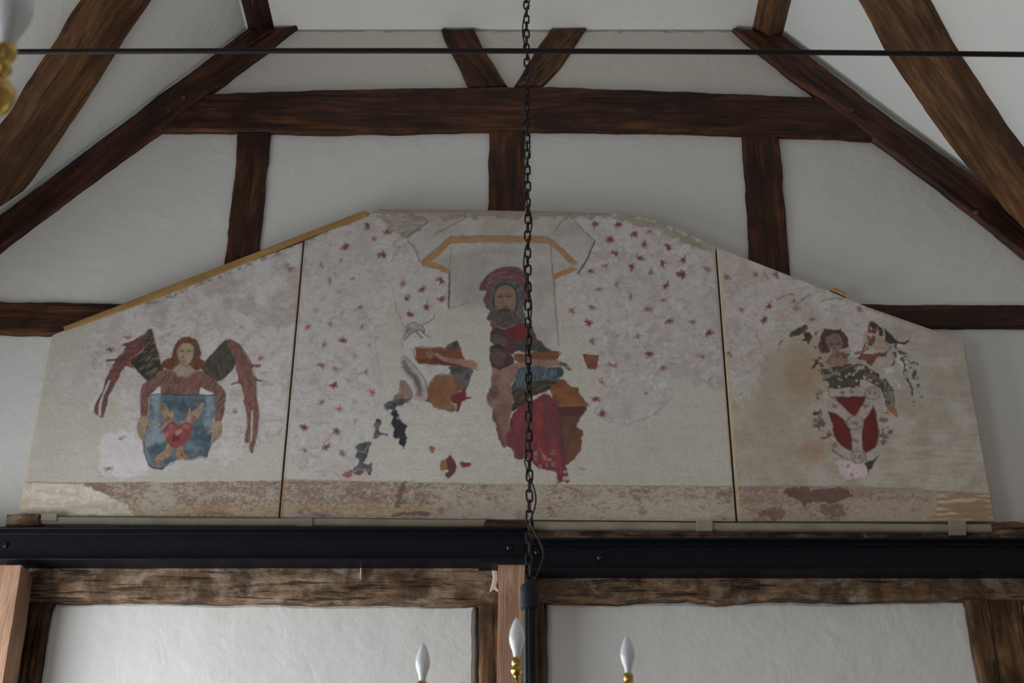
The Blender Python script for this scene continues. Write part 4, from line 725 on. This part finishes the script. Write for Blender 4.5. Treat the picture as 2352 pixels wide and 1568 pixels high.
wt('support_post', [(13, 1296), (50, 1296), (8, 1568), (-6, 1640), (-70, 1640), (-40, 1568)], .24, -.1, M['new'], 'narrow pale timber post at the lower left edge under the steel joist', 'post', bev=.004, amp=.002)
wt('backing_board', [(-180, 1296), (16, 1296), (-28, 1568), (-40, 1640), (-260, 1640)], .14, .1, M['new'], 'pinkish pale board beside the narrow post at the far lower left', 'board', bev=.004, amp=.002)
wt('support_post', [(1144, 1296), (1207, 1296), (1204, 1400), (1201, 1568), (1200, 1640), (1140, 1640), (1142, 1568)], .18, -.07, M['new'], 'smooth reddish-tan new post in the lower middle under the joint of the steel joists', 'post', bev=.003, amp=.0015)
wt('packing_block', [(14, 1180), (90, 1178), (91, 1206), (12, 1206)], .13, -.06, M['old'], 'small dark wooden block at the left end of the beige trunking', 'block', bev=.005, amp=.003)
wt('packing_block', [(1112, 1196), (1212, 1195), (1212, 1213), (1148, 1213), (1112, 1207)], .13, -.06, M['oldbrown'], 'brown wooden wedge by the chain, between the two runs of beige trunking', 'block', bev=.004, amp=.002)
wt('plaster_fragment', [(1130, 1308), (1143, 1306), (1144, 1330), (1140, 1345), (1146, 1358), (1136, 1352), (1124, 1360), (1130, 1342), (1133, 1325)], .112, 0, M['lump'], 'jagged white scrap of plaster at the left edge of the new middle post', 'plaster', bev=.005, amp=.004)
bm = bmesh.new(); a_ = W(825, 1308, D - .108); b_ = W(828, 1331, D - .108); lathe(bm, [(.0012, 0), (.002, .01), (.003, .03), (.0015, .048)], (0, 0, 0), 10)
o = from_bm('white_drip', bm, M['lump'], loc=b_); tag(o, 'tiny white drip hanging on the tie beam left of the middle', 'drip')  # a white drip on the face of the beam

# purlins running towards the visitor, and curved wind braces on the slopes
def purlin(corners, label, mt):
    P4 = [W(x, y, D) for x, y in corners]; P4.append(P4[0] + P4[2] - P4[1]); bm = bmesh.new()
    n = 60; rows = []
    for i in range(n + 1):
        y = D - (D - YB) * i / n
        rows.append([bm.verts.new((p_.x + noise.noise(Vector((k * 5, y * 3, p_.x))) * .006, y, p_.z + noise.noise(Vector((k * 9, y * 3, 7))) * .006)) for k, p_ in enumerate(P4)])
    for a_, b_ in zip(rows, rows[1:]):
        for k in range(4): bm.faces.new((a_[k], a_[(k + 1) % 4], b_[(k + 1) % 4], b_[k]))
    bm.faces.new(rows[0]); bm.faces.new(rows[-1][::-1])
    c = sum(P4, Vector()) / 4; mx = Matrix.Translation(c) @ Matrix.Rotation(math.pi / 2, 4, 'Z'); bmesh.ops.transform(bm, matrix=mx.inverted(), verts=bm.verts)
    o = from_bm('purlin', bm, mt); o.matrix_world = mx; tag(o, label, 'beam', 'purlins along the flat ceiling')
purlin([(566, 66), (600, 84), (650, 57)], 'dark purlin running forward along the ceiling from the left rafter top', M['oak'])
purlin([(1727, 68), (1763, 93), (1799, 76)], 'brown purlin running forward along the ceiling from the right rafter top', M['brace'])
BL = [(462, -330), (300, -90), (242, 0), (200, 60), (165, 120), (97, 222), (60, 285), (0, 362), (-110, 470), (-130, 590), (0, 486), (60, 446), (87, 415), (130, 350), (200, 250), (285, 110), (360, 0), (415, -90), (565, -330)]
timber('wind_brace', [S(x, y, -1, .1) for x, y in BL], NL, .1, M['brace'], 'curved brown wind brace at upper left on the sloping ceiling', 'brace', 'curved wind braces on the sloping ceilings', bev=.034, amp=.006)
BR = [(1830, -300), (1925, -90), (1966, 0), (1998, 55), (2025, 113), (2121, 257), (2198, 360), (2300, 478), (2420, 600), (2540, 680), (2540, 640), (2430, 520), (2352, 413), (2285, 327), (2201, 200), (2148, 117), (2085, 0), (2038, -90), (1935, -300)]
timber('wind_brace', [S(x, y, 1, .1) for x, y in BR], NRt, .1, M['brace'], 'curved brown wind brace at upper right on the sloping ceiling', 'brace', 'curved wind braces on the sloping ceilings', bev=.016, amp=.005)
PEG = bmesh.new(); lathe(PEG, [(.011, 0), (.011, .006), (.008, .009)], seg=12); peg_me = bpy.data.meshes.new('oak_peg'); PEG.to_mesh(peg_me); PEG.free(); peg_me.materials.append(M['oldbrown'])
for par, L_ in ((bpy.data.objects['principal_rafter'], [(388, 255), (422, 226)]), (bpy.data.objects['principal_rafter.001'], [(1955, 255), (2242, 488)])):
    for x, y in L_:
        o = bpy.data.objects.new('peg', peg_me); sc.collection.objects.link(o); o.parent = par; bpy.context.view_layer.update()
        o.matrix_world = Matrix.Translation(W(x, y, D - .034)) @ Matrix.Rotation(math.pi / 2, 4, 'X')

# ---------------------------------------------------------------- black steel joists
def joist(x0, x1, ytop, yweb, ybf, name, label, bolts, yref):
    yf = D - .2; A = W(x0, yref, yf).x; Bx = W(x1, yref, yf).x; zt = W(600, ytop, yf).z; zb = W(600, ybf, yf).z; fl = .008
    t = thing(name, label, 'joist', (A, yf, zb), 'steel joists under the painted boards')
    def part(nm, x_0, x_1, y_0, y_1, z_0, z_1, mt=M['steel']):
        bm = bmesh.new(); box(bm, (x_0 - A, y_0 - yf, z_0 - zb), (x_1 - A, y_1 - yf, z_1 - zb)); bmesh.ops.bevel(bm, geom=bm.edges[:], offset=.0015, segments=1, affect='EDGES')
        return from_bm(nm, bm, mt, t)
    part('flange', A, Bx, yf, yf + .1, zt - fl, zt); part('flange', A, Bx, yf, yf + .1, zb, zb + fl); part('web', A, Bx, yf + .045, yf + .055, zb + fl, zt - fl)
    part('lip', A, Bx, yf + .03, yf + .045, zt - fl - .012, zt - fl)
    for bx_, by_ in bolts:
        c = W(bx_, by_, yf + .043); bm = bmesh.new(); lathe(bm, [(.011, 0), (.011, .007), (.008, .009)], seg=6); bmesh.ops.rotate(bm, verts=bm.verts, matrix=Matrix.Rotation(math.pi / 2, 3, 'X'))
        b_ = from_bm('bolt', bm, M['bolt'], t); b_.location = c - Vector((A, yf, zb))
    return t, A, Bx, zt, zb, yf
J1 = joist(-420, 1206, 1209, 1232, 1285, 'steel_joist', 'black steel joist on the left, set slightly higher than its neighbour', [(12, 1252), (1170, 1258)], 1245)
J2 = joist(1209, 2800, 1234, 1257, 1308, 'steel_joist', 'black steel joist on the right, set slightly lower than its neighbour', [(1234, 1268), (1378, 1281)], 1275)
bm = bmesh.new(); a_ = W(1098, 1290, D - .21); b_ = W(1206, 1290, D - .21); box(bm, (0, 0, -.012), (b_.x - a_.x, .09, 0)); o = from_bm('splice_plate', bm, M['steel'], loc=(a_.x, D - .2, J1[4])); tag(o, 'short flat black bearing plate under the right end of the left steel joist', 'plate')

# ---------------------------------------------------------------- beige trunking with its clips
def trunking(x0, x1, yl, yr, hl, label, clips):
    yf = D - .12; a_, b_ = W(x0, yl, yf), W(x1, yr, yf); c_, d_ = W(x0, yl + hl, yf), W(x1, yr + hl, yf)
    bm = bmesh.new(); n = 24; rings = []
    for i in range(n + 1):
        t_ = i / n; T_ = a_.lerp(b_, t_); B_ = c_.lerp(d_, t_); w_ = noise.noise(Vector((T_.x * 2, 3, 1))) * .002
        h_ = T_.z - B_.z
        rings.append([bm.verts.new((T_.x, yf + dy, B_.z + dz * h_ + w_)) for dy, dz in ((.018, 0), (.004, .06), (0, .25), (0, .75), (.004, .94), (.018, 1))])
    for p_, q_ in zip(rings, rings[1:]):
        for k in range(6): bm.faces.new((p_[k], p_[(k + 1) % 6], q_[(k + 1) % 6], q_[k]))
    bm.faces.new(rings[0]); bm.faces.new(rings[-1][::-1])
    o = from_bm('cable_trunking', bm, M['trunk'])
    tag(o, label, 'trunking', 'beige trunking along the foot of the painted boards')
    for xc, w_, yt, yb in clips:
        P_ = [W(xc - w_ / 2, yt, yf - .007), W(xc + w_ / 2, yt, yf - .007), W(xc + w_ / 2, yb, yf - .007), W(xc - w_ / 2, yb, yf - .007)]
        bm = bmesh.new(); slab_bm(bm, P_, FRONT, .016, .003, .0015, xc); from_bm('clip', bm, M['trunk'], o)
trunking(93, 1116, 1184, 1191, 19, 'beige cable trunking on the left, under the left and middle painted boards', [(112, 36, 1178, 1195), (700, 35, 1189, 1208)])
trunking(1226, 2276, 1195, 1202, 20, 'beige cable trunking on the right, from the chain to the end of the painted boards', [(1619, 38, 1195, 1219), (2200, 40, 1195, 1229)])

# ---------------------------------------------------------------- the painted boards
YP = D - .085
def board(name, bl, br, top, label, wd):
    """bl, br: lower corners; top: polyline left to right"""
    tx = np.array([p_[0] for p_ in top], float); ty = np.array([p_[1] for p_ in top], float)
    nx = int((br[0] - bl[0]) / 1.55); ny = int((max(bl[1], br[1]) - min(ty)) / 1.6)
    s = np.linspace(0, 1, nx)[None, :]; t = np.linspace(0, 1, ny)[:, None]
    X0 = bl[0] + (br[0] - bl[0]) * s; Y0 = bl[1] + (br[1] - bl[1]) * s
    X1 = tx[0] + (tx[-1] - tx[0]) * s; Y1 = np.interp(X1[0], tx, ty)[None, :]
    px = X0 + (X1 - X0) * t; py = Y0 + (Y1 - Y0) * t
    dx = (px - 1176) / F; dy = -(py - 784) / F; cp, sp_ = math.cos(PITCH), math.sin(PITCH)
    ry = -sp_ * dy + cp; rz = cp * dy + sp_; k = YP / ry
    V_ = np.stack([dx * k, np.full_like(k, YP), EYE.z + rz * k], -1).reshape(-1, 3)
    col = pigment(px.ravel(), py.ravel())
    ids = np.arange(nx * ny).reshape(ny, nx)
    q_ = np.stack([ids[:-1, :-1], ids[:-1, 1:], ids[1:, 1:], ids[1:, :-1]], -1).reshape(-1, 4)
    border = np.concatenate([ids[0, :], ids[1:, -1], ids[-1, -2::-1], ids[-2:0:-1, 0]]); nb = len(border); n0 = len(V_)
    back = V_[border].copy(); back[:, 1] += .05
    V2 = np.concatenate([V_, back]); bi = n0 + np.arange(nb)
    q2 = np.stack([border, bi, np.roll(bi, -1), np.roll(border, -1)], -1)
    F_ = np.concatenate([q_, q2]); nf = len(F_)
    org = np.array([V_[:, 0].min(), YP, V_[:, 2].min()]); V2 = V2 - org
    me = bpy.data.meshes.new(name); me.vertices.add(len(V2)); me.vertices.foreach_set('co', V2.astype(np.float32).ravel())
    me.loops.add(nf * 4 + nb); me.polygons.add(nf + 1)
    me.loops.foreach_set('vertex_index', np.concatenate([F_.ravel(), bi]).astype(np.int32))
    me.polygons.foreach_set('loop_start', (np.arange(nf + 1) * 4).astype(np.int32))
    me.polygons.foreach_set('loop_total', np.concatenate([np.full(nf, 4), [nb]]).astype(np.int32))
    me.materials.append(M['paint']); me.materials.append(M['edge'])
    me.polygons.foreach_set('material_index', np.concatenate([np.zeros(len(q_)), np.ones(nb + 1)]).astype(np.int32))
    me.update(); me.validate()
    ca = me.color_attributes.new('pigment', 'FLOAT_COLOR', 'POINT'); cc = np.ones((len(V2), 4), np.float32)
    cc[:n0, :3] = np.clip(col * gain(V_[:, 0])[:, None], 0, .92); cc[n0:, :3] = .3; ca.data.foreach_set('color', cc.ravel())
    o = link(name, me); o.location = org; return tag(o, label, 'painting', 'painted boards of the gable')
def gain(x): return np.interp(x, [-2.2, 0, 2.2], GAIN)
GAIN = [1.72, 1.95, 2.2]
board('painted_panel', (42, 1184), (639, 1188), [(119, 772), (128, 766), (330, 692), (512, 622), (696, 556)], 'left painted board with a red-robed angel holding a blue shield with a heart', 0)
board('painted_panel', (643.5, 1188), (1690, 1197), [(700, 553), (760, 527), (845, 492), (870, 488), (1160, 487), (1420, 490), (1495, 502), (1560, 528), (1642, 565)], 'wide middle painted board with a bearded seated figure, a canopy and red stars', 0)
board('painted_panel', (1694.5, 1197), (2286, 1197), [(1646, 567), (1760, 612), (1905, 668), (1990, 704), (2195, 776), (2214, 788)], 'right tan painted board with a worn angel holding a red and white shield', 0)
def batten(px, label, mt=None, proud=.095, **k): wt('wooden_batten', px, proud, -.03, mt or M['pine'], label, 'batten', None, bev=.002, amp=.001, **k)
batten([(145, 750), (838, 482), (846, 487), (844, 494), (700, 546), (420, 660), (148, 758)], 'long yellow pine batten along the sloping top edge of the left painted board')
batten([(868, 480), (1160, 483), (1345, 487), (1345, 490), (1160, 489), (872, 489)], 'thin brown batten along the flat top edge of the middle painted board', M['edge'])
batten([(1908, 662), (1918, 660), (1945, 673), (1944, 678)], 'tiny pine offcut on the sloping top edge of the right painted board')

# ---------------------------------------------------------------- iron tie rod across the room
YR = 2.7; bm = bmesh.new(); pts = []
for i in range(41):
    x = -XW + 2 * XW * i / 40; px_ = 1176 + x / XW * 2600; yy_ = 117 + 5 * ((px_ - 1050) / 1150) ** 2 + .0016 * (px_ - 1176)
    pts.append(Vector((x, YR, W(1176, min(yy_, 135), YR).z)))
tube(bm, pts, .0068, 12); tag(from_bm('tie_rod', bm, M['iron'], smooth=True), 'thin dark iron tie rod crossing the whole room near the top', 'rod')

# ---------------------------------------------------------------- chandelier, its chain and cable
YCH, XCH = 2.96, .0385
z_col_t = W(1217, 1344, YCH).z; z_col_b = W(1217, 1393, YCH).z
chain = thing('chain', 'dark iron link chain hanging down the middle of the picture', 'chain', (XCH, YCH, z_col_t))
bm = bmesh.new(); lp = []
hw, hl = .0066, .0145
for k in range(10): a2 = math.pi * k / 9; lp.append((hw * math.cos(a2), 0, hl - hw + hw * math.sin(a2)))
for k in range(10): a2 = math.pi + math.pi * k / 9; lp.append((hw * math.cos(a2), 0, -(hl - hw) + hw * math.sin(a2)))
tube(bm, lp, .0024, 8, closed=True); bmesh.ops.recalc_face_normals(bm, faces=bm.faces); lm = bpy.data.meshes.new('link'); bm.to_mesh(lm); bm.free(); lm.materials.append(M['iron'])
for f_ in lm.polygons: f_.use_smooth = True
pitch = .0243; rr_ = random.Random(5); nlinks = int((ZC - z_col_t) / pitch) + 1
for i in range(nlinks):
    o = bpy.data.objects.new('link', lm); sc.collection.objects.link(o); o.parent = chain
    o.location = (rr_.uniform(-.0008, .0008), 0, .012 + i * pitch); tw = .9 * math.sin(i * .21) * .35
    o.rotation_euler = (0, rr_.uniform(-.05, .05), (math.pi / 2 if i % 2 else 0) + tw + rr_.uniform(-.12, .12))
bm = bmesh.new(); pts = []; H_ = ZC - z_col_t
n = 420
for i in range(n + 1):
    z = H_ * i / n; a2 = z * 26 + 1.1; r2 = .0085 + .002 * math.sin(z * 9)
    if z < .30: r2 += .004
    x_, y_ = r2 * math.cos(a2), r2 * math.sin(a2)
    if z < .14: u = 1 - z / .14; bl = math.sin(math.pi * min(z / .14, 1)); x_ = x_ * (1 - bl) + bl * .03; y_ *= (1 - bl)
    pts.append((x_, y_ - .002, z - .02 * (z < .001)))
tube(bm, pts, .0021, 7); o = from_bm('flex_cable', bm, M['cable'], smooth=True, loc=(XCH, YCH, z_col_t)); tag(o, 'thin black electric flex wound round the chain, looping out above the chandelier collar', 'cable')

def bulb_profile(s=1.0):
    pr = [(.0058, 0), (.0078, .006), (.0095, .016), (.0135, .026), (.0168, .038), (.0176, .047), (.0165, .058), (.0135, .07), (.0092, .081), (.0048, .089), (.0018, .093), (.0004, .0945)]
    return [(r_ * s, z_ * s) for r_, z_ in pr]
def candle(parent, loc, prof_h, bulb_s=1.0, name='candle_holder', stem=None):
    bm = bmesh.new(); lathe(bm, prof_h, seg=28); h_ = from_bm(name, bm, M['brass'], parent, smooth=True); h_.location = loc
    top = prof_h[-1][1]
    bm = bmesh.new(); lathe(bm, bulb_profile(bulb_s), seg=32); b_ = from_bm('bulb', bm, M['glass'], h_, smooth=True); b_.location = (0, 0, top - .002)
    bm = bmesh.new(); lathe(bm, [(.004, 0), (.0042, .02), (.002, .034), (.0012, .05), (.001, .054)], seg=10); f_ = from_bm('filament_mount', bm, M['collar'], h_, smooth=True); f_.location = (0, 0, top)
    return h_
HP = [(.004, -.002), (.0045, .004), (.008, .008), (.0115, .014), (.0115, .019), (.0085, .023), (.0098, .027), (.0098, .036), (.0092, .040), (.0072, .042)]
chd = thing('chandelier', 'black tube chandelier hanging on the chain with upright candle bulbs', 'chandelier', (XCH, YCH, z_col_b))
cl, ch_ = z_col_t - z_col_b, .021
bm = bmesh.new(); lathe(bm, [(ch_ * .93, -.006), (ch_, 0), (ch_, cl * .1), (ch_ * .97, cl * .5), (ch_, cl * .9), (ch_ * .9, cl), (ch_ * .4, cl + .002), (.007, cl + .012)], seg=30); from_bm('collar', bm, M['collar'], chd, smooth=True)
bm = bmesh.new(); lathe(bm, [(.0142, -.5), (.0142, -.004)], seg=64, flute=.05); from_bm('stem', bm, M['tube'], chd, smooth=False)
bm = bmesh.new(); lathe(bm, [(.004, -.62), (.02, -.6), (.034, -.57), (.04, -.54), (.03, -.51), (.018, -.49), (.016, -.47)], seg=32); from_bm('hub', bm, M['brass'], chd, smooth=True)
RAD = .25
def zbulb(px, py, y): return W(px, py, y).z
cands = [(1187, 1512, YCH - RAD), (970, 1566, YCH - .075), (1443, 1548, YCH - .075)]
spots = [W(*c_) for c_ in cands]
spots += [Vector((XCH - .15, YCH + .2, spots[1].z - .01)), Vector((XCH + .15, YCH + .2, spots[1].z - .01))]
for sp in spots:
    loc = sp - chd.location - Vector((0, 0, .040)); candle(chd, loc, HP, .86)
    bm = bmesh.new(); p0 = Vector((0, 0, -.545)); d_ = Vector((loc.x, loc.y, 0)); pts = []
    for k in range(19):
        t_ = k / 18; pts.append(p0.lerp(Vector((loc.x, loc.y, p0.z - .02)), t_) + Vector((0, 0, -.07 * math.sin(math.pi * t_))))
    pts += [Vector((loc.x, loc.y, p0.z - .02 + (loc.z - p0.z + .02) * q_)) for q_ in (.1, .3, .6, 1.0)]
    tube(bm, pts, .0035, 8); from_bm('arm', bm, M['brass'], chd, smooth=True)
# the nearer brass fitting cut by the left edge of the view
def at_depth(px, py, zd): return EYE + ray(px, py) * zd
zb_ = at_depth(14, 113, 1.45)
HB = [(.004, -.16), (.004, -.1), (.005, -.085), (.009, -.08), (.0155, -.072), (.0188, -.0605), (.0175, -.050), (.012, -.0425), (.007, -.039), (.006, -.035), (.0068, -.031), (.0098, -.028), (.0098, -.023), (.007, -.019), (.0078, -.015), (.0112, -.008), (.0115, 0), (.0088, .003)]
chn = thing('chandelier', 'brass fitting with one candle bulb, cut off by the upper left edge', 'chandelier', zb_ + Vector((0, 0, -.16)))
candle(chn, Vector((0, 0, .16)), HB, 1.08)
bm = bmesh.new(); pts = [Vector((0, 0, .002))] + [Vector((-.2 * (k / 14), -.02 * (k / 14), -.06 * math.sin(math.pi * k / 14) - .002)) for k in range(15)]
tube(bm, pts, .0045, 8); from_bm('arm', bm, M['brass'], chn, smooth=True)
bm = bmesh.new(); lathe(bm, [(.006, -.06), (.03, -.04), (.038, -.005), (.026, .03), (.012, .05), (.01, .3), (.014, .32), (.006, .34)], (-.2, -.02, 0), 28); from_bm('hub', bm, M['brass'], chn, smooth=True)
